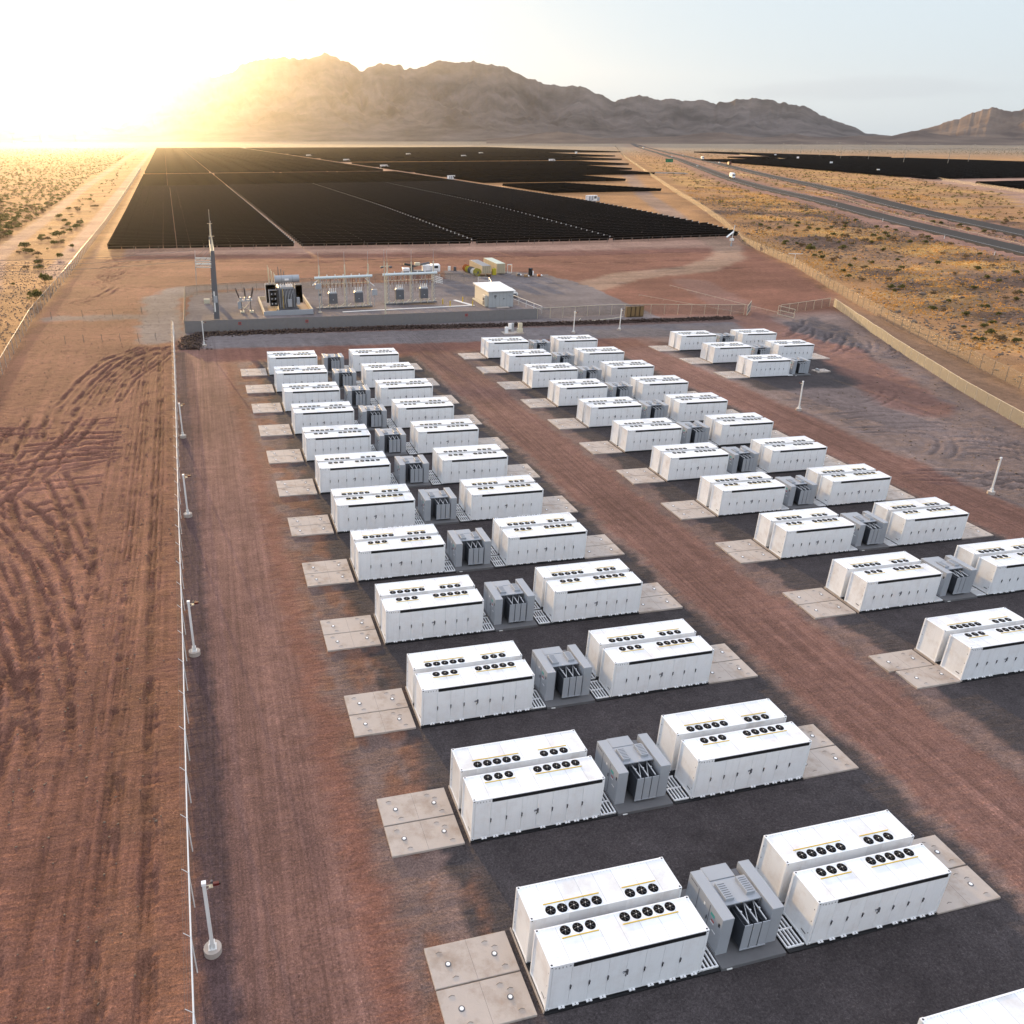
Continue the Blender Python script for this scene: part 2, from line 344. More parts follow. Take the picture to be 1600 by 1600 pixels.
paint(yel, C(.50, .29, .10), .9)
rk = np.clip(fbm(XX*.045+9, YY*.045, 77, 5)*3.2-1.55, 0, 1)*sm(10, 40, XX-cx_)*(1-sm(400, 900, YY))
paint(rk*.45, C(.17, .11, .085), 1.0)
dn0 = seg_dist([(200, 60), (258.2, 209), (277.2, 289), (348.4, 480.8), (410.9, 622.3)], XX, YY)
rkm = np.clip(fbm(XX*.03+5, YY*.05, 97, 5)*5-2.1, 0, 1)*band(dn0+W1*10, 14, 75, 8)*(XX < 330)*(1-sm(330, 480, YY))
paint(rkm*.9, C(.115, .072, .058), 1.1)
paint(np.clip(fbm(XX*.02+50, YY*.09, 98, 5)*5-2.4, 0, 1)*sm(0, 20, XX-cx_)*(1-sm(300, 700, YY))*.5, C(.20, .125, .09), 1.0)
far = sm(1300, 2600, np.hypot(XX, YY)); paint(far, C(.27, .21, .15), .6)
# zones of the yard
yard = band(YY, -40, 126, 3)
paint(band(UW, -13.5, 67, 1.2)*yard, DIRTR, .45)
paint(band(UW, -12.6, -6.2, .6)*band(YW, -60, 121, 1), ROAD, .28)
paint(band(U+W2*.5+W4*.4, -13.15, -11.5, .2)*band(YW, -60, 116, 1)*.85, C(.095, .062, .062), 1.0)
paint(band(UW, -17.0, -13.2, .4)*band(YW, -60, 122, 1)*np.clip(fbm(XX*.5, YY*.4, 91, 4)*2.4-.6, 0, 1), ORANGE_D, 1.1)  # orange patches: low sun on the rough lumps put into the dirt colour
gA = band(UW, -1.6, 23.4, .35)*band(YW, -60, 108.5, 1.2); gB = band(UW, 33.2, 58.8, .35)*band(YW, 4, 112, 1.2)
gC = band(UW, 69.0, 97.0, 1.0)*band(YW, 80.5, 113, 1.2)
side = (band(UW, -4.6, -1.0, .8)+band(UW, 23.0, 24.4, .5))*band(YW, -60, 108.5, 1)
sideB = (band(UW, 30.6, 33.6, .8)+band(UW, 58.4, 59.6, .5))*band(YW, 6, 112, 1)
paint(np.clip(side+sideB, 0, 1)*.8, GRAVP*.85, .8); paint(gA, GRAV, .8); paint(gB, GRAV, .8); paint(gC, GRAV*1.05, .8)
paint(band(UW, -4.6, -1.0, .8)*band(YW, -60, 108, 1)*np.clip((fbm(XX*.9, YY*.5, 55, 5)-.46)*6, 0, .75), ORANGE_D*.9, .9)
paint(band(UW, 24.4, 30.6, .7)*yard, ROAD*.95, .35); paint(band(UW, 59.4, 66.8, .8)*yard, ROAD, .35)
paint(band(YW, 117.5, 128.5, .8)*band(XX, -13, 96, 2), SUBG*.93, .35)
paint(band(YY+W2*2, 110, 117.5, 1.5)*band(XX, -12, 68, 3)*.6, DIRTR, .4)
paint(sm(0, 4, 60-XX)*(band(YY, -60, 84, 2))*sm(200, 300, YY), ROAD)
# heap of old gravel by the right hand fence
heap = inpoly([(66, -60), (66.8, 60), (66, 78), (86, 80), (99, 96), (112, 126), (124, 131), (107, 94), (92, 70), (80, 40), (78, -60)], XX+W1*3, YY+W1*3).astype(float)
paint(heap, GRAVP*1.05, 1.0)
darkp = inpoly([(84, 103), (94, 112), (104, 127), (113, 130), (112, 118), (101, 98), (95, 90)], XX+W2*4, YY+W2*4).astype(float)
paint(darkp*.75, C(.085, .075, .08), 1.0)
loop = seg_dist([(113, 178), (103, 140), (94, 118), (97, 103), (90, 84), (84, 70)], XX, YY)
paint((1-sm(3.5, 6, loop+W1*3)), ROAD*1.08, .4)
road2 = seg_dist([(70, 165), (100, 190), (126, 198), (150, 218), (163, 240), (178, 290), (240, 444), (382, 747), (672, 1372), (1450, 3003)], XX, YY)
paint((1-sm(3.5, 6.5, road2+W1*3)), C(.27, .175, .125), .35)
road3 = seg_dist([(113, 178), (103, 140)], XX, YY)
paint((1-sm(4, 6.5, road3+W1*2))*.7, ROAD*1.15, .35)
# substation yard
sub = inpoly([(-15.5, 127.5), (74, 132), (80, 134), (82, 176), (78, 194), (66, 204), (52, 203), (48, 188), (-14, 172)], XX+W1*2, YY+W1*2).astype(float)
sub = np.maximum(sub, 1-sm(2.6, 4.6, seg_dist([(-19, 126), (-19.5, 150), (-20, 166), (-15, 178), (-2, 181), (20, 184)], XX, YY)+W1*3+W2)); sub = np.maximum(sub, .8*(1-sm(1.4, 3.2, seg_dist([(-38.5, 146), (-20, 146.5)], XX, YY)+W1*3+W2)))
paint(sub, SUBG, .45)
paint(band(YY+W2, 128.5, 132.2, .5)*band(XX, -14, 95, 1), C(.13, .085, .075), .9)
# pathways in the desert to the left, tracks
lp = seg_dist([(-52, 150), (-62, 215), (-67.4, 252), (-72.6, 352), (-84.6, 608), (-123, 1598), (-190, 3400)], XX, YY)
paint((1-sm(2.0, 3.6, lp+W1*2)), PINK*.95, .3)
lp2 = seg_dist([(-46, 200), (-50, 317), (-72, 960), (-152, 3450)], XX, YY)
paint((1-sm(2.2, 3.6, lp2+W1)), PINK*1.05, .3)
lp3 = seg_dist([(-36, 235), (-41, 317), (-60, 960), (-130, 3000)], XX, YY)
paint((1-sm(2.6, 4.5, lp3+W1))*sm(180, 240, YY)*.8, SAND*1.1, .3)
pipe = seg_dist([(178, 785), (196, 493), (206, 385)], XX, YY)
# right side of the highway: bare pink ground round the far arrays
NEAR = [(200, 60), (258.2, 209), (277.2, 289), (348.4, 480.8), (410.9, 622.3), (693.1, 1193.2), (1296.8, 2468.8), (2103.8, 4111.9)]
FARL = [(262, 130), (296.7, 243.8), (325.6, 343.1), (388.7, 469.6), (471.4, 655.7), (678.9, 1087.0), (918.4, 1609.4), (1400, 2630), (2110, 4112)]
dn = seg_dist(NEAR, XX, YY); df = seg_dist(FARL, XX, YY)
paint(1-sm(13, 19, dn+W1*5), C(.27, .15, .11), .35); paint(1-sm(9, 13, df+W1*3), C(.27, .15, .11), .35)
bare = inpoly([(395, 330), (455, 400), (545, 560), (780, 1040), (1010, 1600), (1060, 1760), (1100, 1760), (1060, 1500), (1500, 1300), (1500, 300)], XX+W1*8, YY+W1*8).astype(float)
paint(bare*(1-sm(850, 1000, XX-YY*.05)), PINK*1.08, .3)
# broad tonal variety
st1 = (vn(U*2.3, YY*.05, 61)-.5)*.5+(vn(U*.8, YY*.03, 62)-.5)*.4
st2 = (vn(XX*.05, YY*.55, 63)-.5)*.5+(vn(XX*.03, YY*.2, 64)-.5)*.4
fl_ = band(YY, 128, 262, 4)*(1-sm(-3, 3, FENL-XX))*(1-sm(-4, 4, XX-cx_))
T *= (1+st1*.42*(1-sm(118, 128, YY))*(1-gA-gB-gC).clip(0.15, 1)+st2*.5*fl_)[..., None]
bw = (1+W3*.55)*(1+(fbm(XX*.02, YY*.02, 51)-.5)*.25); T = np.clip(T*bw[..., None], 0.01, .75)
# relief: soft undulation, wheel tracks
amp = np.clip(.06+.5*sm(0, 30, XX-cx_)+.35*sm(0, 20, FENL-XX), 0, .6)*(1-sm(300, 900, YY))
ZZ += (fbm(XX*.12, YY*.12, 5, 4)-.5)*amp*1.2
ZZ += (fbm(XX*.10, YY*.42, 6, 4)-.5)*np.clip(1.15*sm(4, 30, XX-cx_)+.5*sm(2, 20, FENL-XX), 0, 1.2)*(1-sm(500, 1400, YY))
ZZ += (fbm(XX*.45, YY*.45, 15, 3)-.5)*np.clip(rk*.6+rkm*1.2+yel*.35+heap*.28+darkp*.35, 0, 1.4)
leftd = band(XX, -44, -14.5, 1.0)*band(YY, -14, 124, 2)
ZZ += (fbm(XX*1.1, YY*.7, 25, 3)-.5)*.10*leftd
ZZ += (fbm(XX*1.6, YY*1.6, 26, 3)-.5)*.10*np.clip(side+sideB, 0, 1)
ZZ += -2.0*sm(-800, -3000, XX)*0
TR = np.zeros(XX.shape)
def stamp(pts, depth=.09, wd=.24, gauge=.95, lug=0.0):
    P = np.array(pts, float); seg = np.hypot(*np.diff(P, axis=0).T); s = np.concatenate([[0], np.cumsum(seg)])
    q = np.arange(0, s[-1], .16); px = np.interp(q, s, P[:, 0]); py = np.interp(q, s, P[:, 1])
    tx = np.gradient(px); ty = np.gradient(py); l = np.hypot(tx, ty)+1e-9; nx, ny = -ty/l, tx/l
    fade = np.minimum(1, np.minimum(q, s[-1]-q)/2.5+.15)
    for sg in ((-1, 1) if gauge else (0,)):
        ax = px+nx*sg*gauge; ay = py+ny*sg*gauge
        for k in range(len(q)):
            if not (XS[0] < ax[k] < XS[-1] and -12 < ay[k] < 258): continue
            i0, i1 = np.searchsorted(XS, (ax[k]-.9, ax[k]+.9)); j0, j1 = np.searchsorted(YS, (ay[k]-.9, ay[k]+.9))
            dx = XX[j0:j1, i0:i1]-ax[k]; dy = YY[j0:j1, i0:i1]-ay[k]; al = np.abs(dx*nx[k]+dy*ny[k]); lo = np.abs(dx*tx[k]/l[k]+dy*ty[k]/l[k])
            d2 = np.abs(al)
            pr = (-depth*(1+lug*math.sin(q[k]*12))*np.exp(-(d2/wd)**2)+depth*.75*np.exp(-((d2-wd*2.0)/(wd*.7))**2))*fade[k]*np.exp(-(lo/.25)**4)
            c = TR[j0:j1, i0:i1]; TR[j0:j1, i0:i1] = np.where(np.abs(pr) > np.abs(c), pr, c)
for u0, dp in ((-16.05, .11), (-16.4, .10), (-15.7, .06), (-18.9, .06), (-17.4, .05)):
    stamp([(u0+.1*math.sin(y*.07+u0*3)-.0288*y, y) for y in range(-13, 126, 5)], dp, .13, .98, .3)
rr = random.Random(4)
for i in range(40):   # arcs sweeping to the left
    x0 = -20.5-rr.random()*5; y0 = rr.uniform(-10, 40); pts = []
    a = math.pi/2+rr.uniform(.05, .35)
    x, y = x0, y0
    for k in range(rr.randint(10, 22)):
        pts.append((x, y)); x += 1.5*math.cos(a); y += 1.5*math.sin(a); a += rr.uniform(-.01, .045)
    stamp(pts, rr.uniform(.06, .13), rr.uniform(.2, .3), .95, .4)
for i in range(34):   # churned patch
    x0 = rr.uniform(-33, -27); y0 = rr.uniform(48, 82); a = rr.choice([rr.uniform(-.3, .5), rr.uniform(2.7, 3.5), rr.uniform(1.2, 1.9)]); pts = []
    x, y = x0, y0; bend = rr.uniform(-.06, .06)
    for k in range(rr.randint(6, 13)):
        pts.append((x, y)); x += 1.2*math.cos(a); y += 1.2*math.sin(a); a += bend
        if x > -20.5: break
    if len(pts) > 2: stamp(pts, rr.uniform(.08, .16), rr.uniform(.2, .34), .95, .2)
for i in range(12):
    x0 = rr.uniform(-34, -27); stamp([(x0+4, 88), (x0+4.5+rr.random(), 100), (x0+7+rr.random()*2, 112), (x0+11+rr.random()*3, 121)], .09, .25, .95)
for i in range(10):   # loops in the old gravel
    cxp, cyp, r0 = 74+rr.random()*3, 44+rr.random()*3, 4+i*.9
    stamp([(cxp+r0*math.cos(t), cyp+r0*1.1*math.sin(t)) for t in np.linspace(-.9, 1.2+rr.random()*.5, 14)], .12, .25, 0)
for i in range(9):
    cxp, cyp, r0 = 136, 160, 4+i*1.1
    stamp([(cxp+r0*math.cos(t), cyp+r0*.8*math.sin(t)) for t in np.linspace(-.6, .9, 10)], .25, .45, 0)
for i in range(14):
    x0 = rr.uniform(68, 90); y0 = rr.uniform(30, 75); a = rr.uniform(0, 3.1)
    stamp([(x0+k*1.3*math.cos(a+k*.04), y0+k*1.3*math.sin(a+k*.04)) for k in range(10)], .10, .25, .95)
for i in range(16):
    x0 = rr.uniform(97, 108); y0 = rr.uniform(100, 124); a = rr.uniform(-.2, .5)
    stamp([(x0-5+k*1.1*math.cos(a), y0-3+k*1.1*math.sin(a+k*.1)) for k in range(9)], .2, .3, 0)
for u0 in (-11.6, -10.9, -9.2, -8.4, 25.8, 26.7, 28.6, 29.3, 60.8, 61.8, 64.2, 65.0):
    stamp([(u0-.0288*y+.25*math.sin(y*.09+u0), y) for y in range(-12, 114, 4)], .022, .35, 0)
for i in range(8):    # tracks round the north road
    stamp([(x, 119+i*1.0+1.2*math.sin(x*.05+i)) for x in range(-12, 94, 5)], .025, .3, 0)
for i in range(22):   # graded dirt behind the substation
    y0 = rr.uniform(176, 240); x0 = rr.uniform(-30, 130); stamp([(x0+k*5, y0+2*math.sin(k*.5+i)) for k in range(rr.randint(5, 14))], .14, .5, 0)
for i in range(10):
    y0 = rr.uniform(150, 230); stamp([(-37+rr.random()*6, y0+k*4) if k < 4 else (-33+(k-3)*2.5, y0+16+k) for k in range(9)], .1, .35, .95)
TR *= np.clip(fbm(XX*.7, YY*.7, 71, 3)*2.2-.25, .2, 1.3)*1.2
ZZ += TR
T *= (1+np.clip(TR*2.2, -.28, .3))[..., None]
hwy = np.minimum(dn-6, df-6); ZZ = np.where(hwy < 6, ZZ+0.0, ZZ)
V = np.stack([XX.ravel(), YY.ravel(), ZZ.ravel()], 1); ny_, nx_ = XX.shape
idx = np.arange(ny_*nx_).reshape(ny_, nx_)
Fq = np.stack([idx[:-1, :-1], idx[:-1, 1:], idx[1:, 1:], idx[1:, :-1]], -1).reshape(-1, 4)
xc = (XX[:-1, :-1]+XX[1:, 1:])/2; yc = (YY[:-1, :-1]+YY[1:, 1:])/2; uc = xc+.0288*yc
zone = np.zeros(xc.shape, int)
rd = ((uc > -12.9) & (uc < -5.5) & (yc < 118)) | ((uc > 24.4) & (uc < 31.0) & (yc < 118)) | ((uc > 59.4) & (uc < 67) & (yc < 118))
rd |= seg_dist([(113, 178), (103, 140), (94, 118), (97, 103), (90, 84), (84, 70)], xc, yc) < 4.5
rd |= seg_dist([(70, 165), (100, 190), (126, 198), (150, 218), (163, 240), (178, 290), (240, 444), (382, 747), (672, 1372), (1450, 3003)], xc, yc) < 4.5
rd |= seg_dist([(-52, 150), (-62, 215), (-67.4, 252), (-72.6, 352), (-84.6, 608), (-123, 1598)], xc, yc) < 2.8
gv = (((uc > -4.6) & (uc < 24.4) & (yc < 109)) | ((uc > 31.0) & (uc < 59.4) & (yc > 5) & (yc < 112)) | ((uc > 68) & (uc < 97) & (yc > 80) & (yc < 113)) | ((yc > 117.5) & (yc < 128.5) & (xc > -13) & (xc < 96)) | inpoly([(-15.5, 127.5), (74, 132), (80, 134), (82, 176), (78, 194), (66, 204), (52, 203), (48, 188), (-14, 172), (-16, 180), (-26, 178), (-24, 152), (-39, 149), (-38.5, 143.5), (-23, 143)], xc, yc))
zone[gv] = 2; zone[rd] = 1
LN = np.clip(band(UW, -12.6, -6.2, .6)+band(UW, 24.4, 30.6, .7)+band(UW, 59.4, 66.8, .8), 0, 1)*yard+.65*band(U+W1*2, -20.5, -14.3, .8)*band(YY, -60, 124, 2)+.3*band(U, -45, -20.5, 1)*band(YY, -60, 45, 8)
LNf = LN.clip(0, 1).ravel()
Tf = T.reshape(-1, 3); RLf = RL.ravel()
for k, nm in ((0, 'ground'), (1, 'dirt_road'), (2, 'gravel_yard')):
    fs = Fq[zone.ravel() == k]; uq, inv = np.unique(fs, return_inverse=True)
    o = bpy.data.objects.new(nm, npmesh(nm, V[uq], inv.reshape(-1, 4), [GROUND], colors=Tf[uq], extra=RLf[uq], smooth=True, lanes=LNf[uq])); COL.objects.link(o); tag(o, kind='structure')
from bisect import bisect_left
def GZ(x, y):
    i = min(max(bisect_left(XS, x)-1, 0), nx_-2); j = min(max(bisect_left(YS, y)-1, 0), ny_-2)
    u = (x-XS[i])/(XS[i+1]-XS[i]); v = (y-YS[j])/(YS[j+1]-YS[j])
    return float((ZZ[j, i]*(1-u)+ZZ[j, i+1]*u)*(1-v)+(ZZ[j+1, i]*(1-u)+ZZ[j+1, i+1]*u)*v)
# ------------------------------------------------------------------ highways
ASPH = mat('asphalt', (.052, .049, .048), .95, spec=.1, var=.25, vscale=.05); LINEW = mat('road_marking', (.6, .6, .58), .7)
def strip(pts, half, zoff, m, b, off=0.0, every=8):
    P = np.array(pts, float); s = np.concatenate([[0], np.cumsum(np.hypot(*np.diff(P, axis=0).T))])
    q = np.arange(0, s[-1], every)
    # smooth interpolation
    px = np.interp(q, s, P[:, 0]); py = np.interp(q, s, P[:, 1]); kk = np.hanning(25); kk /= kk.sum()
    ex = np.concatenate([px[0]+(px[1]-px[0])*np.arange(-12, 0), px, px[-1]+(px[-1]-px[-2])*np.arange(1, 13)])
    ey = np.concatenate([py[0]+(py[1]-py[0])*np.arange(-12, 0), py, py[-1]+(py[-1]-py[-2])*np.arange(1, 13)])
    px = np.convolve(ex, kk, 'valid'); py = np.convolve(ey, kk, 'valid')
    tx = np.gradient(px); ty = np.gradient(py); l = np.hypot(tx, ty); nx, ny = -ty/l, tx/l
    cxx = px+nx*off; cyy = py+ny*off; vs = []; fs = []
    for k in range(len(q)):
        z = float(hh(cxx[k], cyy[k]))+zoff
        for sg, dz in ((-half-.6, -.9), (-half, 0), (half, 0), (half+.6, -.9)) if half > 1 else ((-half, 0), (half, 0)): vs.append((cxx[k]+nx[k]*sg, cyy[k]+ny[k]*sg, z+dz))
    n = 4 if half > 1 else 2
    for k in range(len(q)-1):
        for j in range(n-1): fs.append((k*n+j, (k+1)*n+j, (k+1)*n+j+1, k*n+j+1))
    b.add(vs, [f[::-1] for f in fs], m); return cxx, cyy, nx, ny
for pts, nm in ((NEAR, 'highway'), (FARL, 'highway')):
    b = MB(); strip(pts, 5.6, .45, ASPH, b)
    for of in (-3.9, 4.3): strip(pts, .09, .456, LINEW, b, of)
    o = b.build(nm); tag(o, kind='structure')
# ------------------------------------------------------------------ haze
# (box is made after the mountains)
# ------------------------------------------------------------------ mountains
def mountain_mat(name, c1_, c2_):
    m = bpy.data.materials.new(name); m.use_nodes = True; t = m.node_tree; b = t.nodes['Principled BSDF']
    tcn = NN(t, 'TexCoord'); n = NN(t, 'TexNoise'); n.inputs['Scale'].default_value = .0035; n.inputs['Detail'].default_value = 9; n.inputs['Roughness'].default_value = .65
    t.links.new(tcn.outputs['Object'], n.inputs['Vector']); mr = NN(t, 'MapRange'); mr.inputs[1].default_value = .35; mr.inputs[2].default_value = .65; t.links.new(n.outputs[0], mr.inputs[0])
    t.links.new(mixc(t, mr.outputs[0], c1_, c2_), b.inputs['Base Color']); b.inputs['Roughness'].default_value = 1; b.inputs['Specular IOR Level'].default_value = .05
    return m
MM1 = mountain_mat('mountain_rock', (.045, .037, .036), (.16, .13, .12)); MM2 = mountain_mat('hill_rock', (.085, .062, .055), (.19, .14, .11))
def ray_h(px, py):
    d = Fw+Rt*(px-PCX)/FPX-Up*(py-PCY)/FPX; hl = math.hypot(d[0], d[1]); return d[0]/hl, d[1]/hl, d[2]/hl
def mountain(name, prof, D0, Dc, D1, mt, seed, rough=1.0, foot=215.5, nt_=64, step=1.6):
    P = np.array(prof, float); xs = np.arange(P[0, 0], P[-1, 0]+.1, step)
    ys = np.interp(xs, P[:, 0], P[:, 1]); jag = (fbm(xs*.12, xs*0, seed, 7)-.5)*8.0*rough; edge = np.minimum(1, np.minimum(xs-xs[0], xs[-1]-xs)/25)
    hgt0 = np.clip((foot-ys)/40, .05, 1); ys = ys+jag*edge*hgt0
    V_ = []; nT = nt_
    ts = np.linspace(0, 1.5, nT)
    dirs = [ray_h(a, b) for a, b in zip(xs, ys)]
    dirs0 = [ray_h(a, foot) for a in xs]
    arr = np.zeros((len(xs), nT, 3))
    azs = np.array([math.atan2(d[0], d[1]) for d in dirs])
    zc = np.array([CAM[2]+d[2]*Dc for d in dirs])
    for j, t in enumerate(ts):
        D = D0+(Dc-D0)*t if t <= 1 else Dc+(D1-Dc)*(t-1)*2
        sh = (t**1.35 if t <= 1 else max(0, 1-(t-1)*2)**1.2)
        env = (4*t*(1-t)) if t <= 1 else 0
        s_ = azs*Dc
        rn = 1-np.abs(2*fbm(s_*.0022+3*fbm(s_*.0006, t*np.ones_like(s_), seed+3), t*1.3*np.ones_like(s_)+s_*0, seed+9, 5)-1)
        rn2 = fbm(s_*.007, t*5*np.ones_like(s_), seed+19, 4)
        rn3 = 1-np.abs(2*fbm(s_*.006+t*2.2, t*3.0*np.ones_like(s_)+s_*.0012, seed+29, 5)-1)
        z = zc*sh*(1-env*(.55*(1-rn)*1.1+.34*(1-rn3)+.16*rn2)*rough)+(-30*(1-t) if t <= 1 else 0)*0
        if t > 1.49: z = z*0-20
        if j == 0: z = z*0-12
        arr[:, j, 0] = CAM[0]+np.sin(azs)*D; arr[:, j, 1] = CAM[1]+np.cos(azs)*D; arr[:, j, 2] = z
    Vn = arr.reshape(-1, 3); ii = np.arange(len(xs)*nT).reshape(len(xs), nT)
    Fn = np.stack([ii[:-1, :-1], ii[1:, :-1], ii[1:, 1:], ii[:-1, 1:]], -1).reshape(-1, 4)
    o = bpy.data.objects.new(name, npmesh(name, Vn, Fn, [mt], smooth=False)); COL.objects.link(o); tag(o, kind='structure'); return o
mountain('mountain', [(30, 190), (67, 174), (112, 169), (150, 159), (187, 157), (225, 141), (262, 128), (274, 127), (319, 120), (337, 119), (364, 112), (379, 99), (409, 92), (446, 89), (469, 94), (491, 90), (506, 83), (525, 89), (544, 97), (562, 112), (574, 107), (597, 98), (624, 103), (631, 107), (657, 106), (687, 93), (717, 99), (737, 94), (759, 102), (781, 101), (819, 119), (860, 133), (905, 135), (931, 146), (961, 157), (999, 149), (1025, 154), (1070, 158), (1097, 157), (1120, 162), (1150, 157), (1176, 152), (1206, 157), (1255, 165), (1281, 178), (1311, 191), (1337, 199), (1352, 208), (1400, 213), (1425, 216)], 6200, 8800, 10500, MM1, 3)
mountain('mountain', [(-220, 150), (-120, 120), (-60, 125), (0, 114), (49, 112), (94, 113), (124, 115), (150, 121), (180, 113), (210, 112), (232, 114), (259, 126), (320, 150), (420, 214)], 9500, 11800, 13000, MM1, 13)
mountain('mountain', [(1330, 215), (1403, 212), (1431, 204), (1442, 202), (1450, 200), (1480, 191), (1525, 176), (1551, 167), (1581, 177), (1600, 170), (1660, 150), (1760, 160), (1900, 190)], 5200, 7000, 8600, MM2, 23)
mountain('mountain', [(1180, 216), (1215, 213), (1240, 208), (1262, 213), (1300, 215), (1345, 212), (1390, 213), (1420, 206), (1436, 203.5), (1455, 208), (1490, 213), (1540, 214), (1620, 216.5)], 4200, 4900, 5600, MM2, 33, .6, 217)
mountain('mountain', [(760, 217), (800, 214), (840, 208), (870, 205.5), (905, 210), (930, 215), (960, 216), (1010, 214), (1055, 213), (1100, 207.5), (1130, 207), (1165, 213), (1200, 216), (1260, 216.5)], 4400, 5000, 5600, MM2, 43, .6, 217)
# ------------------------------------------------------------------ haze
hz = MB(); hz.box(-16500, 16500, -7000, 16500, float(ZZ.min())-21, 1150, WHITE); ho = hz.build('haze'); tag(ho, kind='stuff')
hm = bpy.data.materials.new('haze_air'); hm.use_nodes = True; t = hm.node_tree; t.nodes.clear()
mo = NN(t, 'OutputMaterial'); pv = NN(t, 'VolumePrincipled'); pv.inputs['Color'].default_value = (.93, .93, .95, 1); pv.inputs['Density'].default_value = HAZE_DENSITY; pv.inputs['Anisotropy'].default_value = HAZE_G
t.links.new(pv.outputs[0], mo.inputs['Volume']); ho.data.materials.clear(); ho.data.materials.append(hm)
#@@OBJECTS
# ------------------------------------------------------------------ battery containers
CL, CW, CH, CG = 6.94, 1.7136, 2.5, .4395
TILT = 0.0335
def text_into(b, s, x0, z0, size, gap, m, y=-.012, depth=.006):
    # raised letters on the front face: each letter from the built-in font
    cu = bpy.data.curves.new('t', 'FONT'); cu.size = size; cu.extrude = depth/2; ob = bpy.data.objects.new('t', cu); COL.objects.link(ob)
    for ch in s:
        cu.body = ch; dg = bpy.context.evaluated_depsgraph_get(); dg.update(); me = ob.evaluated_get(dg).to_mesh()
        vs = [(x0+v.co.x*1.15, y+v.co.z, z0+v.co.y) for v in me.vertices]; fs = [tuple(p.vertices) for p in me.polygons]
        b.add(vs, fs, m); ob.evaluated_get(dg).to_mesh_clear(); x0 += gap
    bpy.data.objects.remove(ob); bpy.data.curves.remove(cu)
FANB = mat('fan_black', (.006, .006, .007), .9, spec=.08)
def container_proto(full):
    r = empty('battery_container')
    b = MB()
    b.bev(.03, CL-.03, .035, CW-.02, .04, CH-.02, WHITE, .012)
    for x0, x1 in ((0, .10), (CL-.10, CL)):        # corner posts
        for y0, y1 in ((0, .10), (CW-.10, CW)): b.box(x0, x1, y0, y1, .12, CH-.10, WHITE2)
    for y0, y1 in ((.006, .07), (CW-.07, CW-.006)): # top and bottom side rails
        b.box(.10, CL-.10, y0, y1, CH-.045, CH-.006, WHITE2); b.box(.10, CL-.10, y0+.002, y1-.002, .02, .10, WHITE2)
    for x0, x1 in ((.005, .08), (CL-.08, CL-.005)): b.box(x0, x1, .10, CW-.10, CH-.05, CH+.002, WHITE2); b.box(x0, x1, .10, CW-.10, .02, .12, WHITE2)
    for sx_ in (0, 1):
        for sy_ in (0, 1):
            for sz_ in (0, 1):                      # corner castings with their dark slots
                x0 = sx_*(CL-.17)-.004+sx_*.008; y0 = sy_*(CW-.16)-.004+sy_*.008; z0 = sz_*(CH-.11)+(.008 if sz_ else 0)
                b.bev(x0, x0+.17, y0, y0+.16, z0, z0+.115, WHITE2, .012)
                if full or sz_:
                    zt = z0+.1155
                    if sz_: b.box(x0+.045, x0+.125, y0+.045, y0+.115, zt, zt+.003, BLACK)
                    yy = y0-.003 if sy_ == 0 else y0+.16
                    b.box(x0+.05, x0+.12, yy, yy+.003, z0+.03, z0+.08, BLACK)
    if full:                                        # roof sheet joints and rivets, end-wall ribs
        for k in range(1, 8): b.box(k*CL/8-.006, k*CL/8+.006, .09, CW-.09, CH-.0185, CH-.0165, GREY)
        for k in range(44): b.box(.2+k*.15, .22+k*.15, .085, .10, CH-.0185, CH-.012, GREY)
        for xx in (.022, CL-.022): b.box(xx-.004, xx+.004, .84, .86, .14, CH-.06, SEAM) if False else None
        for zz in (.55, 1.25, 1.95):
            b.box(.020, .031, .13, .16, zz, zz+.06, SEAM); b.box(CL-.031, CL-.020, .13, .16, zz, zz+.06, SEAM)
        b.box(CL-.34, CL-.05, .022, .0345, .12, CH-.16, WHITE2)
        b.box(.028, .0295, .25, .55, .35, .42, SEAM)
    body = b.build('body', r)
    nd = 8; x0 = .14; dw = (CL-.46)/nd
    hx = []
    for k in range(nd):
        a, c = x0+k*dw+.006, x0+(k+1)*dw-.006; top = CH-.24
        if full:
            d = MB(); d.box(a, c, .004, .034, .13, top, DOORW); dob = d.build('door', r)
        else: b2 = MB(); b2.box(a, c, .004, .034, .13, top, DOORW); b2.build('door', r) if False else None
        if k < nd-1:
            h_ = MB()
            if k == 3:
                h_.box(c-.13, c+.10, -.03, .003, 1.20, 1.26, SEAM); h_.box(c+.02, c+.08, -.05, .003, 1.06, 1.33, SEAM); h_.box(c-.02, c+.02, -.04, .003, .98, 1.04, SEAM); h_.box(c-.14, c-.09, -.045, .003, 1.17, 1.25, GREY)
            else: h_.box(c+.0, c+.045, -.035, .003, 1.02, 1.17, BLACK); h_.box(c-.005, c+.05, -.05, .003, 1.17, 1.24, SEAM); h_.box(c+.01, c+.03, -.012, .003, .92, 1.02, GREY)
            if full: h_.build('handle', dob)
            else: hx.append(h_)
    if not full:
        d = MB(); d.box(x0, x0+nd*dw, .004, .034, .13, CH-.24, DOORW)
        for k in range(1, nd): d.box(x0+k*dw-.004, x0+k*dw+.004, .0015, .0035, .13, CH-.24, SEAM)
        dob = d.build('door_panel', r); h_ = MB()
        for q in hx: o = len(h_.v); h_.v += q.v; h_.f += [tuple(i+o for i in f) for f in q.f]; h_.m += [h_.mi(q.mats[m]) for m in q.m]
        h_.build('handle', dob)
    s = MB(); s.box(1.0, CL-.14, -.008, .034, CH-.245, CH-.055, BLACK); s.build('vent_slot', r)
    n = MB(); n.box(.14, .985, .002, .034, CH-.245, CH-.058, DOORW); nob = n.build('name_panel', r)
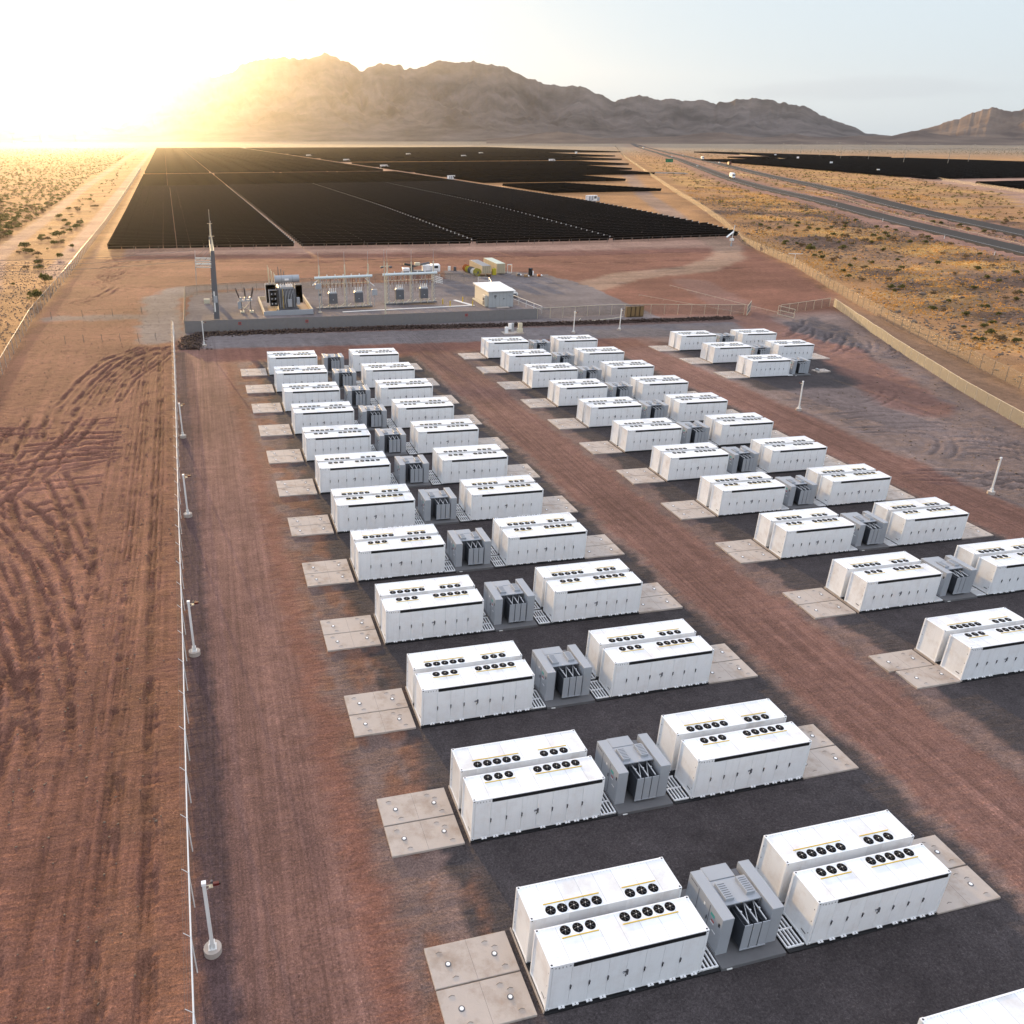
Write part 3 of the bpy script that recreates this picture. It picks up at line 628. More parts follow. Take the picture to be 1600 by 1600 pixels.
    l = MB(); text_into(l, 'TESLA', .20, CH-.185, .115, .155, LETTER, y=-.003); l.build('lettering', nob)
    if full:
        st = MB(); st.box(.40, .56, .38, .54, CH-.019, CH-.014, STICK); st.build('sticker', r)
    for a, c in ((.95, 2.55), (3.62, 6.15)):
        q = MB(); q.box(a, c, 1.08, 1.115 if full else 1.10, CH-.019, CH+.012 if full else CH-.008, YELLOW); q.build('yellow_strip', r)
    f0 = MB(); f0.cyl((0, 0), .222, 0, .014, FANB, 20); f0.cyl((0, 0), .205, .014, .03, FANB, 20, r2=.18)
    for k in range(6):
        a = k*math.pi/3; f0.tube((.05*math.cos(a), .05*math.sin(a), .032), (.19*math.cos(a+.25), .19*math.sin(a+.25), .028), .010, SEAM, 4)
    f0.cyl((0, 0), .024, .03, .045, PIPE, 8); fm = f0.mesh('fan')
    for a in (1.22, 1.77, 2.32, 3.86, 4.38, 4.90, 5.42, 5.94):
        o = bpy.data.objects.new('fan', fm); COL.objects.link(o); o.parent = r; o.location = (a, 1.42, CH-.019)
    if full:
        g = MB()
        for xk in (.55, 1.15, 1.75, 2.35, 3.65, 4.5, 5.0, 5.5, 6.0, 6.5):
            g.box(xk, xk+.26, -.07, .03, .005, .055, WHITE2); g.box(xk+.08, xk+.18, -.072, -.07, .012, .045, SEAM); g.cyl((xk+.13, -.03), .022, .055, .075, GALVD, 6)
        g.build('foot_bracket', r)
    return r
def foundation_proto(full):
    # black cable pit under a pair of containers, bars of the walkway grating where it runs on to the transformer
    r = empty('cable_pit'); b = MB(); D = CW*2+CG
    b.box(-.02, 7.9, -.10, D+.1, -.16, -.06, BLACK); b.box(.02, CL-.02, 0.02, D-.02, -.06, .012, BLACK)
    b.box(-.06, -.02, -.02, D+.06, -.14, .03, CONC)
    b.build('pit', r); g = MB()
    for y0 in (.05, 2.05):
        for k in range(5): g.box(CL+.12+k*.19, CL+.18+k*.19, y0, y0+1.7, -.06, .02, WHITE2)
        for yy in (0, .84, 1.68): g.box(CL+.06, CL+.90, y0+yy, y0+yy+.05, -.06, .024, WHITE2)
    g.build('grating', r); return r
def pad_proto():
    r = empty('concrete_pad'); b = MB()
    b.bev(0, 3.64, 0, 1.93, -.17, 0, CONC, .02); b.box(1.815, 1.825, .02, 1.91, .0, .002, SEAM)
    for x, y in ((.55, 1.55), (.95, .32), (2.6, 1.6), (3.1, .35), (2.95, 1.3)):
        b.tube((x-.13, y, .004), (x, y+.05, .012), .012, GALVD, 4); b.tube((x, y+.05, .012), (x+.13, y, .004), .012, GALVD, 4)
    b.build('slab', r)
    for x in (.80, 2.84):
        g = MB(); g.cyl((x, .96), .135, .0, .012, SEAM, 16); g.cyl((x, .96), .082, .012, .030, STICK, 14); g.build('cable_sleeve', r)
    return r
def transformer_proto():
    r = empty('transformer_unit')
    b = MB(); b.bev(0, 3.16, -.12, 3.9, -.16, .06, GREYP, .015); b.box(.25, .5, -.16, -.12, -.08, -.03, PIPE); b.build('base_plate', r)
    def cab(x0, x1, name, face):
        c = MB(); c.bev(x0, x1, .5, 3.12, .06, 2.12, GREY, .015); o = c.build(name, r); d = MB(); x = x0-.004 if face < 0 else x1+.001
        for y in (1.42, 2.3): d.box(x-.002, x+.006, y-.012, y+.012, .15, 2.0, SEAM)
        d.box(x-.001, x+.005, .5, 3.12, .13, .15, SEAM)
        if face < 0:
            d.box(x-.004, x+.003, .62, .72, 1.55, 1.75, BLACK); d.box(x-.004, x+.003, 1.02, 1.30, 1.62, 1.76, TEAL); d.box(x-.004, x+.003, 1.0, 1.2, 1.38, 1.45, RED)
            d.box(x-.004, x+.003, 1.0, 1.25, 1.27, 1.31, STICK); d.box(x-.004, x+.003, 1.75, 1.85, 1.62, 1.75, STICK); d.box(x-.03, x+.003, 1.50, 1.54, 1.1, 1.3, SEAM); d.box(x-.004, x+.003, 2.45, 2.95, 1.93, 1.97, SEAM); d.box(x-.004, x+.003, .8, 1.05, .95, 1.0, STICK)
        else: d.box(x-.003, x+.004, 1.0, 1.2, 1.4, 1.6, STICK); d.box(x-.003, x+.03, 1.5, 1.54, 1.1, 1.3, SEAM)
        d.build('cabinet_door', o); return o
    cab(.06, .62, 'switch_cabinet', -1); cab(2.48, 3.04, 'control_cabinet', 1)
    t_ = MB(); t_.box(.75, 2.36, 1.42, 3.0, .1, 1.86, GREYD); t_.bev(.70, 2.0, 2.55, 3.3, 1.2, 2.0, GREY, .02); t_.build('tank', r)
    p = MB(); p.bev(.64, 2.46, 1.25, 2.52, 1.93, 1.99, GREY, .015); p.box(.70, .76, 1.20, 1.26, 1.75, 1.95, SEAM); p.box(2.3, 2.36, 1.20, 1.26, 1.75, 1.95, SEAM); p.build('roof_plate', r)
    for x0, y0 in ((.76, 1.40), (1.86, 1.50)):
        v = MB(); v.bev(x0, x0+.42, y0, y0+.88, 1.99, 2.17, GREY, .012)
        for k in range(7): v.box(x0+.04, x0+.38, y0+.07+k*.11, y0+.11+k*.11, 2.17, 2.174, GREYD)
        v.build('louvred_vent', r)
    q = MB()
    for k in range(3):
        x0 = 1.12+k*.43
        q.box(x0, x0+.38, .36, .39, .26, 1.66, GREY); q.box(x0+.03, x0+.35, .39, 1.40, .30, .34, GREYD)
        for j in range(15): q.box(x0+.015, x0+.365, .43+j*.064, .445+j*.064, .30, 1.62, FIN)
        q.box(x0+.17, x0+.21, .40, 1.38, .35, 1.60, FIN)
    q.box(1.10, 2.38, .33, .36, .22, .26, GREY); q.box(1.105, 1.125, .38, 1.40, .32, 1.63, FIN); q.box(2.375, 2.39, .38, 1.40, .32, 1.63, GREYD); q.build('radiator', r)
    w_ = MB()
    for k in range(3): w_.tube((1.31+k*.43, .42, 1.70), (1.22+k*.46, 1.40, 1.78), .035, GALV, 7)
    for k in range(2): w_.tube((1.31+k*.43, .42, 1.71), (1.66+k*.46, 1.36, 1.79), .018, GALV, 5); w_.tube((1.31+k*.43, .42, 1.70), (1.31+k*.43+.02, .42, 1.62), .03, GALV, 6)
    for k in range(3): w_.cyl((1.27+k*.45, .95), .05, 1.72, 1.80, GALV, 8)
    w_.build('radiator_pipe', r)
    return r
ORD = ['nearest', 'second', 'third', 'fourth', 'fifth', 'sixth', 'seventh', 'eighth', 'ninth', 'tenth', 'eleventh', 'twelfth', 'thirteenth']
P_FULL = container_proto(True); P_FAR = container_proto(False); P_PIT = foundation_proto(True); P_PAD = pad_proto(); P_TR = transformer_proto()
_O1 = ['', 'first', 'second', 'third', 'fourth', 'fifth', 'sixth', 'seventh', 'eighth', 'ninth', 'tenth', 'eleventh', 'twelfth', 'thirteenth', 'fourteenth', 'fifteenth', 'sixteenth', 'seventeenth', 'eighteenth', 'nineteenth']
def ordw(n):
    if n < 20: return _O1[n]
    t_ = ['', '', 'twenty', 'thirty', 'forty', 'fifty', 'sixty', 'seventy', 'eighty', 'ninety'][n//10]
    return t_+'-'+_O1[n % 10] if n % 10 else t_[:-1]+'ieth'
used = set()
def place(proto, x, y, z, flip=False):
    if proto.name in used: o = copy_tree(proto)
    else: o = proto; used.add(proto.name)
    o.location = (x, y, z); o.rotation_euler = (0, -TILT, math.pi) if flip else (0, TILT, 0); return o
BLK = {'A': (0, 0, 9.0699, -.2616, -1, 12), 'B': (35.275, 14.5335, 9.0699, -.3041, 0, 11), 'C': (69.03, 87.669, 9.242, -.7248, 0, 3)}
BN = {'A': 'left block', 'B': 'middle block', 'C': 'far right block'}
jr = random.Random(11)
for blk, (bx, by, pp, kk, r0, r1) in BLK.items():
    n_in = r1-r0
    for row in range(r0, r1):
        X0 = bx+kk*row; Y0 = by+pp*row; on = ORD[row-r0]; rowtxt = on+' row of the '+BN[blk]
        full = (blk == 'A' and row < 6) or (blk == 'B' and row < 4)
        def zz(x): return float(hh(x, Y0))
        for side in (0, 1):
            if blk == 'C' and row == 0 and side == 1: continue
            xs = X0+side*12.195; sn = 'right' if side else 'left'
            if not any(inview((xs+a, Y0+b, zz(xs)+c), 6) for a in (0, CL/2, CL) for b in (0, CW*2) for c in (0, CH)): continue
            dx, dy = jr.uniform(-.02, .02), jr.uniform(-.015, .015)
            o = place(P_FULL if full else P_FAR, xs+dx, Y0+dy, zz(xs))
            tag(o, f'white battery container, front {sn} one in the {rowtxt}', 'battery container', 'white battery containers standing in rows')
            o = place(P_FULL if full else P_FAR, xs+CL+dx, Y0+2*CW+CG+dy, zz(xs+CL), True)
            tag(o, f'white battery container, back {sn} one in the {rowtxt}', 'battery container', 'white battery containers standing in rows')
            # cable pit: towards the transformer
            o = place(P_PIT, xs if side == 0 else xs+CL, Y0 if side == 0 else Y0+2*CW+CG, zz(xs if side == 0 else xs+CL), side == 1)
            tag(o, f'black cable pit under the {sn} containers, {rowtxt}', 'cable pit', 'cable pits under the containers')
            for j, fb in ((0, 'front'), (1, 'back')):
                if blk == 'C' and row == 2 and side == 1: continue
                x1 = xs-3.96 if side == 0 else xs+CL+.06
                if not any(inview((x1+a, Y0+1+j*2, zz(xs)), 4) for a in (0, 1.8, 3.6)): continue
                ox = -.0
                if blk == 'B' and row == 0 and side == 0 and j == 0: ox = .45
                o = place(P_PAD, x1+ox, Y0-.05+j*2.0, zz(x1)); 
                tag(o, f'pale concrete pad, {fb} {sn} one, {rowtxt}', 'concrete pad', 'concrete pads at the row ends')
        xt = X0+7.92
        if any(inview((xt+a, Y0+1, zz(xt)+b), 6) for a in (0, 3) for b in (0, 2)):
            o = place(P_TR, xt, Y0, zz(xt)); tag(o, f'grey transformer with radiator between the containers, {rowtxt}', 'transformer', 'transformers between the container pairs')
# spare small plinth beside the last transformer of the right block
b = MB(); b.bev(0, 2.4, 0, 1.6, -.15, .06, CONC, .02); b.box(.3, .5, .3, 1.1, .06, .4, GALV); b.box(1.5, 1.6, .5, .6, .06, .3, GALV)
o = b.build('concrete_plinth', None, (82.2, 88.6, float(hh(82.2, 88.6)))); tag(o, 'low concrete plinth with steel stubs beside the far right transformer', 'plinth')
# ------------------------------------------------------------------ camera and light poles
def light_pole():
    r = empty('camera_pole'); b = MB(); b.cyl((0, 0), .37, -.2, .30, CONC, 20); b.build('footing', r)
    b = MB(); b.box(-.17, .17, -.17, .17, .30, .34, PIPE); b.box(-.07, .07, -.07, .07, .34, 3.95, PIPE); b.box(-.09, .09, -.09, .09, 3.95, 4.08, WHITE2)
    b.box(-.12, -.08, -.13, .13, .34, .62, PIPE); b.box(.08, .12, -.13, .13, .34, .62, PIPE); b.build('mast', r)
    b = MB(); b.tube((.06, 0, 3.85), (.42, .03, 3.86), .018, CREAM); b.tube((.06, 0, 3.62), (.3, -.02, 3.84), .015, GALV); b.box(.18, .34, -.06, .08, 3.74, 3.80, CREAM); b.build('bracket', r)
    b = MB(); b.bev(.34, .60, -.06, .07, 3.82, 3.94, mat('dark_red_housing', (.10, .012, .01), .4), .02); b.cyl((.30, .10), .05, 3.86, 3.98, SEAM, 8); b.box(.60, .64, -.05, .06, 3.83, 3.93, BLACK); b.build('camera_head', r)
    return r
LP = light_pole(); fst = True
for x, y, rz, lb in ((-12.58, 5.95, 0, 'white camera pole on round footing nearest the camera by the left fence'), (-13.32, 28.8, 0, 'white camera pole, second along the left fence'), (-13.9, 51.5, 0, 'white camera pole, third along the left fence'),
                 (-14.6, 73.8, 0, 'white camera pole, fourth along the left fence'), (-11.8, 119.9, 0, 'white camera pole before the left end of the rock berm'),
                 (66.33, 41.2, math.pi, 'white camera pole beside the right road, nearest the camera'), (65.4, 71.1, math.pi, 'white camera pole by the shaded gravel right of the middle block'),
                 (64.9, 123.9, 0, 'white camera pole on the cross road, the right one of two'), (54.6, 122.2, 0, 'white camera pole on the cross road, the left one of two')):
    o = LP if fst else copy_tree(LP); fst = False
    o.location = (x, y, GZ(x, y)); o.rotation_euler = (jr.uniform(-.01, .01), .02, rz); tag(o, lb, 'camera pole', 'white camera poles round the battery yard')
# ------------------------------------------------------------------ fences
BPOST = mat('brown_grey_post', (.22, .195, .17), .6)
def fence(name, pts, hgt, step, label, panel, post_m=GALV, rail=True, wires=0, out=0.0, pr=.03, cat='fence', low=False, group=None, skirt=0.0, railr=None):
    r = empty(name, (pts[0][0], pts[0][1], GZ(*pts[0]))); base = Vector(r.location)
    P = np.array(pts, float); s = np.concatenate([[0], np.cumsum(np.hypot(*np.diff(P, axis=0).T))]); n = max(1, int(round(s[-1]/step)))
    q = np.linspace(0, s[-1], n+1); X = np.interp(q, s, P[:, 0]); Y = np.interp(q, s, P[:, 1])
    Q = [Vector((X[i], Y[i], GZ(X[i], Y[i])))-base for i in range(n+1)]
    if panel:
        b = MB()
        for a, c in zip(Q, Q[1:]):
            d = (c-a).normalized(); nn = Vector((-d.y, d.x, 0))*.004; u = Vector((0, 0, hgt)); lo = Vector((0, 0, .04-skirt))
            vs = [a-nn+lo, c-nn+lo, c-nn+u, a-nn+u, a+nn+lo, c+nn+lo, c+nn+u, a+nn+u]
            b.add(vs, [(0, 1, 2, 3), (7, 6, 5, 4), (3, 2, 6, 7)], panel)
        b.build('mesh_panel', r)
    b = MB(); many = n > 100
    pm = MB(); pm.tube((0, 0, -.1), (0, 0, hgt+.05), pr, post_m, 6)
    if out: pm.tube((0, 0, hgt), (out, 0, hgt+.32), pr*.6, post_m, 4)
    pme = pm.mesh('post')
    order = np.argsort([(-pixsz(Q[i]+base)) for i in range(n+1)]); rest = MB()
    for rank, i in enumerate(order):
        if rank < 100:
            if not inview(Q[i]+base+Vector((0, 0, 1)), 30): continue
            o = bpy.data.objects.new('post', pme); COL.objects.link(o); o.parent = r; o.location = Q[i]
            if out:
                a = Q[max(i-1, 0)]; c = Q[min(i+1, n)]; o.rotation_euler = (0, 0, math.atan2((c-a).y, (c-a).x)+math.pi/2)
        else: rest.tube(Q[i]+Vector((0, 0, -.1)), Q[i]+Vector((0, 0, hgt+.05)), pr, post_m, 4)
    if rest.v: tag(rest.build('post', r), kind='stuff')
    if rail:
        b = MB(); b.path([v+Vector((0, 0, hgt)) for v in Q], railr or pr*.9, post_m, 6)
        if low: b.path([v+Vector((0, 0, hgt*.5)) for v in Q], pr*.7, post_m, 5)
        b.build('rail', r)
    if wires:
        b = MB()
        for k in range(wires):
            f = (k+1)/wires; b.path([v+Vector((0, 0, hgt+.32*f if out else hgt*(f*.9)))+(Vector((-(Q[1]-Q[0]).y, (Q[1]-Q[0]).x, 0)).normalized()*out*f if out else Vector()) for v in Q], .006, GALVD, 3)
        b.build('wire', r)
    tag(r, label, cat, group); return r
def pixsz(p): return 1000/max(1.0, float((np.array(p)-CAM)@Fw))
fence('chain_link_fence', [(-13.0, -8), (-13.1, 1.3), (-13.4, 10.7), (-13.8, 27.2), (-14.4, 47.5), (-15.5, 88.8), (-16.7, 130.0)], 2.1, 3.25, 'chain-link fence with bright top rail left of the battery yard', CHAIN, PIPE, wires=3, out=.26, pr=.028, railr=.036)
fence('chain_link_fence', [(-35, 60), (-39.1, 103.8), (-41.6, 144.9), (-42.2, 190.7), (-45.7, 317.4), (-67.8, 963.8)], 2.2, 4.2, 'long chain-link fence beside the open desert on the left', CHAIN, GALV, wires=3, out=-.3, pr=.035)
fence('screened_fence', [(127.1, 140.7), (108.5, 101.0), (97.0, 75.4), (90.5, 58.7), (78, 30)], 1.8, 3.2, 'fence with tan fabric screen behind the old gravel on the right', FABRIC, mat('cream_post', (.50, .47, .42), .45), pr=.03)
fence('chain_link_fence', [(1450, 2950), (692, 1372), (402, 747), (262, 444), (199, 299), (173.2, 245.8), (159.1, 198.1), (124.1, 118.2), (107.1, 73.5), (92, 38)], 2.3, 4.0, 'long chain-link fence between the dirt road and the golden scrub', CHAIN, BPOST, wires=2, out=.3, pr=.04, railr=.02)
fence('screen_wall', [(-14.8, 130.6), (3, 131.8), (20.8, 133.2), (52.8, 136.2)], 2.05, 3.6, 'grey screened fence along the front of the substation', GFAB, BPOST, pr=.03, skirt=.3)
fence('chain_link_fence', [(52.9, 136.3), (70, 139.0), (77.2, 138.9), (100.1, 135.5)], 2.1, 3.0, 'see-through fence between the substation and the open gate', CHAIN, CREAM, wires=2, pr=.04)
fence('chain_link_fence', [(108.5, 134.6), (125.7, 140.4)], 2.0, 3.1, 'short fence between the gate and the tan screen', CHAIN, CREAM, wires=2, pr=.04)
fence('chain_link_fence', [(-14.9, 131.0), (-15.0, 141.6), (-15.2, 169.0), (12, 178), (39.0, 187.0), (55, 183)], 2.1, 3.4, 'thin fence round the back of the substation', CHAIN, BPOST, wires=2, pr=.035)
fence('stake_line', [(-33.5, 125.0), (-16.7, 125.5)], 1.25, 2.7, 'row of thin dark stakes with wire across the left dirt', None, GALVD, rail=False, wires=2, pr=.035)
fence('stake_line', [(-38.5, 146), (-23, 149)], 1.25, 5.0, 'few stakes along the gravel track behind the left dirt', None, GALVD, rail=False, wires=1, pr=.035)
fence('pipe_fence', [(54.9, 182), (57.6, 182), (55.2, 172), (54.4, 156.5), (55.9, 141.5)], 1.5, 3.6, 'white pipe fence beside the parked truck', None, PIPE, pr=.05, low=True)
fence('guard_rail', [(204, 60), (267, 222), (299, 320), (425, 600), (700, 1172)], .9, 7.0, 'low wire barrier beside the far carriageway of the highway', None, CREAM, wires=2, pr=.04)
fence('wire_fence', [(395, 318), (470, 395), (560, 560), (780, 1010), (1000, 1520)], 2.0, 6.0, 'distant fence round the solar land beyond the highway', CHAIN, BPOST, pr=.05)
fence('rope_barrier', [(88, 160), (100.2, 135.6)], .35, 3.5, 'pale rope on short pegs leading to the left gate leaf', None, CREAM, pr=.03)
fence('rope_barrier', [(103, 172), (108.2, 134.8)], .35, 3.5, 'pale rope on short pegs leading to the right gate leaf', None, CREAM, pr=.03)
def gate(p, q, hgt, label, m):
    z = GZ(*p); r = empty('gate_leaf', (p[0], p[1], z)); d = Vector((q[0]-p[0], q[1]-p[1], GZ(*q)-z)); b = MB(); u = Vector((0, 0, hgt)); l = Vector((0, 0, .15))
    for a, c in ((l, u), (d+l, d+u), (u, d+u), (l, d+l), (l+u*.45, d+l+u*.45)): b.tube(a, c, .05, CREAM, 6)
    b.build('frame', r); k = MB(); k.add([l, d+l, d+u, u], [(0, 1, 2, 3)], m); k.build('mesh_panel', r); tag(r, label, 'gate', 'open gate leaves')
gate((99.6, 133.8), (104.2, 139.2), 2.2, 'tan open gate leaf standing on the left of the gateway', FABRIC)
gate((107.6, 134.2), (108.4, 129.8), 1.9, 'cream open gate leaf with pipe bars right of the gateway', CHAIN)
# ------------------------------------------------------------------ rocks
def rock_proto(n, seed):
    rg = np.random.default_rng(seed); out = []
    base = np.array([(1, 0, 0), (-1, 0, 0), (0, 1, 0), (0, -1, 0), (0, 0, 1), (0, 0, -1), (.6, .6, .5), (-.6, .6, .5), (-.6, -.6, .5), (.6, -.6, .5)], float)
    F = np.array([(4, 6, 7), (4, 7, 8), (4, 8, 9), (4, 9, 6), (6, 0, 2), (6, 2, 7), (7, 2, 1), (7, 1, 8), (8, 1, 3), (8, 3, 9), (9, 3, 0), (9, 0, 6), (0, 5, 2), (2, 5, 1), (1, 5, 3), (3, 5, 0)])
    for k in range(n): out.append(base*rg.uniform(.65, 1.2, (10, 1))*np.array([rg.uniform(.7, 1.3), rg.uniform(.7, 1.3), rg.uniform(.5, .95)]))
    return out, F
RP, RF = rock_proto(12, 5)
def scatter_rocks(name, pos, size, m, kind='stuff'):
    V_ = []; F_ = []; o = 0
    for (x, y, z), s in zip(pos, size):
        a = random.random()*6.283; c, s_ = math.cos(a), math.sin(a); P = RP[random.randrange(12)]*s; Q = P.copy(); Q[:, 0] = P[:, 0]*c-P[:, 1]*s_; Q[:, 1] = P[:, 0]*s_+P[:, 1]*c
        V_.append(Q+np.array([x, y, z+s*.15])); F_.append(RF+o); o += 10
    ob = bpy.data.objects.new(name, npmesh(name, np.concatenate(V_), np.concatenate(F_), [m])); COL.objects.link(ob); tag(ob, kind=kind); return ob
pos = []; siz = []
path_b = [(-13.8, 117.5), (-13.6, 125), (-13.0, 128.6), (20.2, 130.3), (45.4, 130.4), (72.8, 131.4), (94.5, 131.8)]
P = np.array(path_b); s = np.concatenate([[0], np.cumsum(np.hypot(*np.diff(P, axis=0).T))])
for i in range(6500):
    q = random.random()*s[-1]; x = np.interp(q, s, P[:, 0]); y = np.interp(q, s, P[:, 1]); g = random.gauss(0, .55); wide = 1.7 if q < 10 else 1
    gx, gy = (g*wide, random.gauss(0, .3)) if q < 10 else (random.gauss(0, .3), g)
    z = GZ(x+gx, y+gy)+max(0, .55*math.exp(-(g/.7)**2))*random.random(); pos.append((x+gx, y+gy, z)); siz.append(random.uniform(.10, .26))
tag(scatter_rocks('rock_berm', pos, siz, ROCKM), 'long bank of dark red stones below the substation', 'stones')
pos = []; siz = []; cand = 0
while len(pos) < 7000 and cand < 120000:
    cand += 1; y = random.uniform(20, 420); cxl = np.interp(y, [20, 44, 73.5, 118, 198, 246, 299, 444], [92, 96, 109, 126, 161, 176, 203, 266]); x = cxl+random.random()**1.1*120
    if not inview((x, y, 0), 20): continue
    d_ = float(seg_dist(NEAR, np.array([x]), np.array([y]))[0])
    if d_ < 13 or float(seg_dist(FARL, np.array([x]), np.array([y]))[0]) < 9: continue
    dens = float(np.clip(fbm(np.array([x*.045+9]), np.array([y*.045]), 77, 5)*3.2-1.5, 0.05, 1)[0])
    if d_ < 75: dens = max(dens, float(np.clip(fbm(np.array([x*.03+5]), np.array([y*.05]), 97, 5)*5-2.1, 0, 1)[0]))
    if random.random() < dens: pos.append((x, y, GZ(x, y))); siz.append(random.uniform(.10, .38)*(1+1.2*(random.random() < .04)))
tag(scatter_rocks('desert_rocks', pos, siz, ROCKD), 'loose dark stones strewn over the slope below the highway', 'stones')
pos = []; siz = []
while len(pos) < 4200:
    x = random.uniform(-80, -14.8); y = random.uniform(-12, 230)
    if inview((x, y, 0), 10) and random.random() < (.5 if x > -42 else 1): pos.append((x, y, GZ(x, y))); siz.append(random.uniform(.03, .09) if x > -42 else random.uniform(.06, .2))
for i in range(1500):
    x = random.uniform(60, 112); y = random.uniform(20, 128)
    if float(inpoly([(66, -60), (66.8, 60), (66, 78), (86, 80), (99, 96), (112, 126), (124, 131), (107, 94), (92, 70), (80, 40), (78, -60)], np.array([x]), np.array([y]))[0]): pos.append((x, y, GZ(x, y))); siz.append(random.uniform(.05, .16))
tag(scatter_rocks('pebbles', pos, siz, ROCKD), 'small clods and pebbles on the bare dirt', 'pebbles')
# ------------------------------------------------------------------ shrubs and dry grass
def bush_mesh(name, seed, leaf, n=240, flat=.62, wig=.5):
    rg = np.random.default_rng(seed); V_ = []; F_ = []
    lob = [(rg.uniform(-.45, .45), rg.uniform(-.45, .45), rg.uniform(.25, .55), rg.uniform(.3, .55)) for _ in range(7)]
    for i in range(n):
        L = lob[rg.integers(7)]; d = rg.normal(size=3); d /= np.linalg.norm(d); d[2] = abs(d[2])*.9-.15; r = L[3]*rg.uniform(.55, 1.05)
        c = np.array([L[0]+d[0]*r, L[1]+d[1]*r, max(.03, (L[2]+d[2]*r)*1.0)]); a = rg.normal(size=3); a /= np.linalg.norm(a); b_ = np.cross(a, rg.normal(size=3)); b_ /= np.linalg.norm(b_)+1e-9; sz = rg.uniform(.05, .13)
        o = len(V_); V_ += [c-a*sz-b_*sz*.6, c+a*sz-b_*sz*.6, c+a*sz*.7+b_*sz*.7, c-a*sz*.7+b_*sz*.7]; F_.append((o, o+1, o+2, o+3))
    k0 = len(F_)
    for i in range(9):
        a = rg.uniform(0, 6.28); e = np.array([math.cos(a)*.6, math.sin(a)*.6, rg.uniform(.5, .9)]); q = np.array([-math.sin(a), math.cos(a), 0])*.015; o = len(V_)
        V_ += [-q, q, e+q*.4, e-q*.4]; F_.append((o, o+1, o+2, o+3))
    V_ = np.array(V_); V_[:, 2] *= 1.15; mi = np.zeros(len(F_), int); mi[k0:] = 1
    return npmesh(name, V_, np.array(F_), [leaf, WOOD], mi=mi)
BM = [bush_mesh('shrub', 1, LEAF, 300), bush_mesh('shrub', 2, LEAF, 240), bush_mesh('shrub', 3, DRY, 220), bush_mesh('shrub', 4, LEAF, 260), bush_mesh('shrub', 5, DRY, 170)]
spots = []
def ok_right(x, y):
    if not inview((x, y, 0), 8): return False
    a = np.array([x]); b_ = np.array([y])
    return seg_dist(NEAR, a, b_)[0] > 13 and seg_dist(FARL, a, b_)[0] > 10 and not inpoly([(395, 330), (455, 400), (545, 560), (780, 1040), (1010, 1600), (1100, 1760), (1500, 1300), (1500, 300)], a, b_)[0]
for x, y, s_ in ((184.7, 224.4, 2.3), (176.5, 207.5, 1.7), (178, 213, 1.3), (200.7, 227, 2.1), (186, 240, 1.2), (176, 249, 1.1), (-57, 292, 2.6), (-63, 265, 2.3), (-49, 236, 1.5), (-60, 250, 2.0), (-46, 190, 2.3), (-51, 214, 1.8), (-44.5, 168, 2.1), (-53, 225, 1.3), (-56, 330, 2.2), (-49, 262, 1.3), (-80, 330, 2.5)): spots.append((x, y, s_, 0, 0))
cand = 0
while len(spots) < 9000 and cand < 600000:
    cand += 1
    if random.random() < .5:      # left desert
        y = 170+2600*random.random()**2.1; fl = float(np.interp(y, [0, 300, 960, 3450], [-43, -48, -74, -155])); x = fl-6-random.random()**1.2*(60+y*.55)
        if not inview((x, y, 0), 8): continue
        pth = abs(x-np.interp(y, [150, 252, 352, 608, 1598, 3400], [-52, -67.4, -72.6, -84.6, -123, -190]))
        between = x > np.interp(y, [150, 252, 352, 608, 1598, 3400], [-52, -67.4, -72.6, -84.6, -123, -190])
        if pth < 4.5 or random.random() < (.9 if between else .05) or (y < 260 and random.random() < .5): continue
        spots.append((x, y, random.uniform(.7, 1.9), 1, 0))
    else:
        y = 60+2000*random.random()**2; cxl = float(np.interp(y, [44, 73.5, 118, 198, 246, 299, 444, 747, 1372, 3002], [99, 112, 129, 164, 180, 207, 270, 412, 704, 1486])); x = cxl+5+random.random()*(150+y*.9)
        if not ok_right(x, y): continue
        if y < 230 and random.random() < .8: continue
        if y < 480 and random.random() < .35: continue
        spots.append((x, y, random.uniform(.5, 1.6), 1, 1))
spots.sort(key=lambda s: s[3]*1e9 - s[2]*pixsz((s[0], s[1], 0)))
near_s = spots[:285]; rest_s = spots[285:]
bigk = 0; shl = {}
BIGS = {}
for i_, q_ in enumerate(spots[:17]): BIGS[i_] = ('dark green creosote shrub, %s of those %s' % (_O1[(i_ if q_[0] < 0 else i_)+1]+' largest', 'right of the long fence' if q_[0] > 0 else 'in the left desert'))
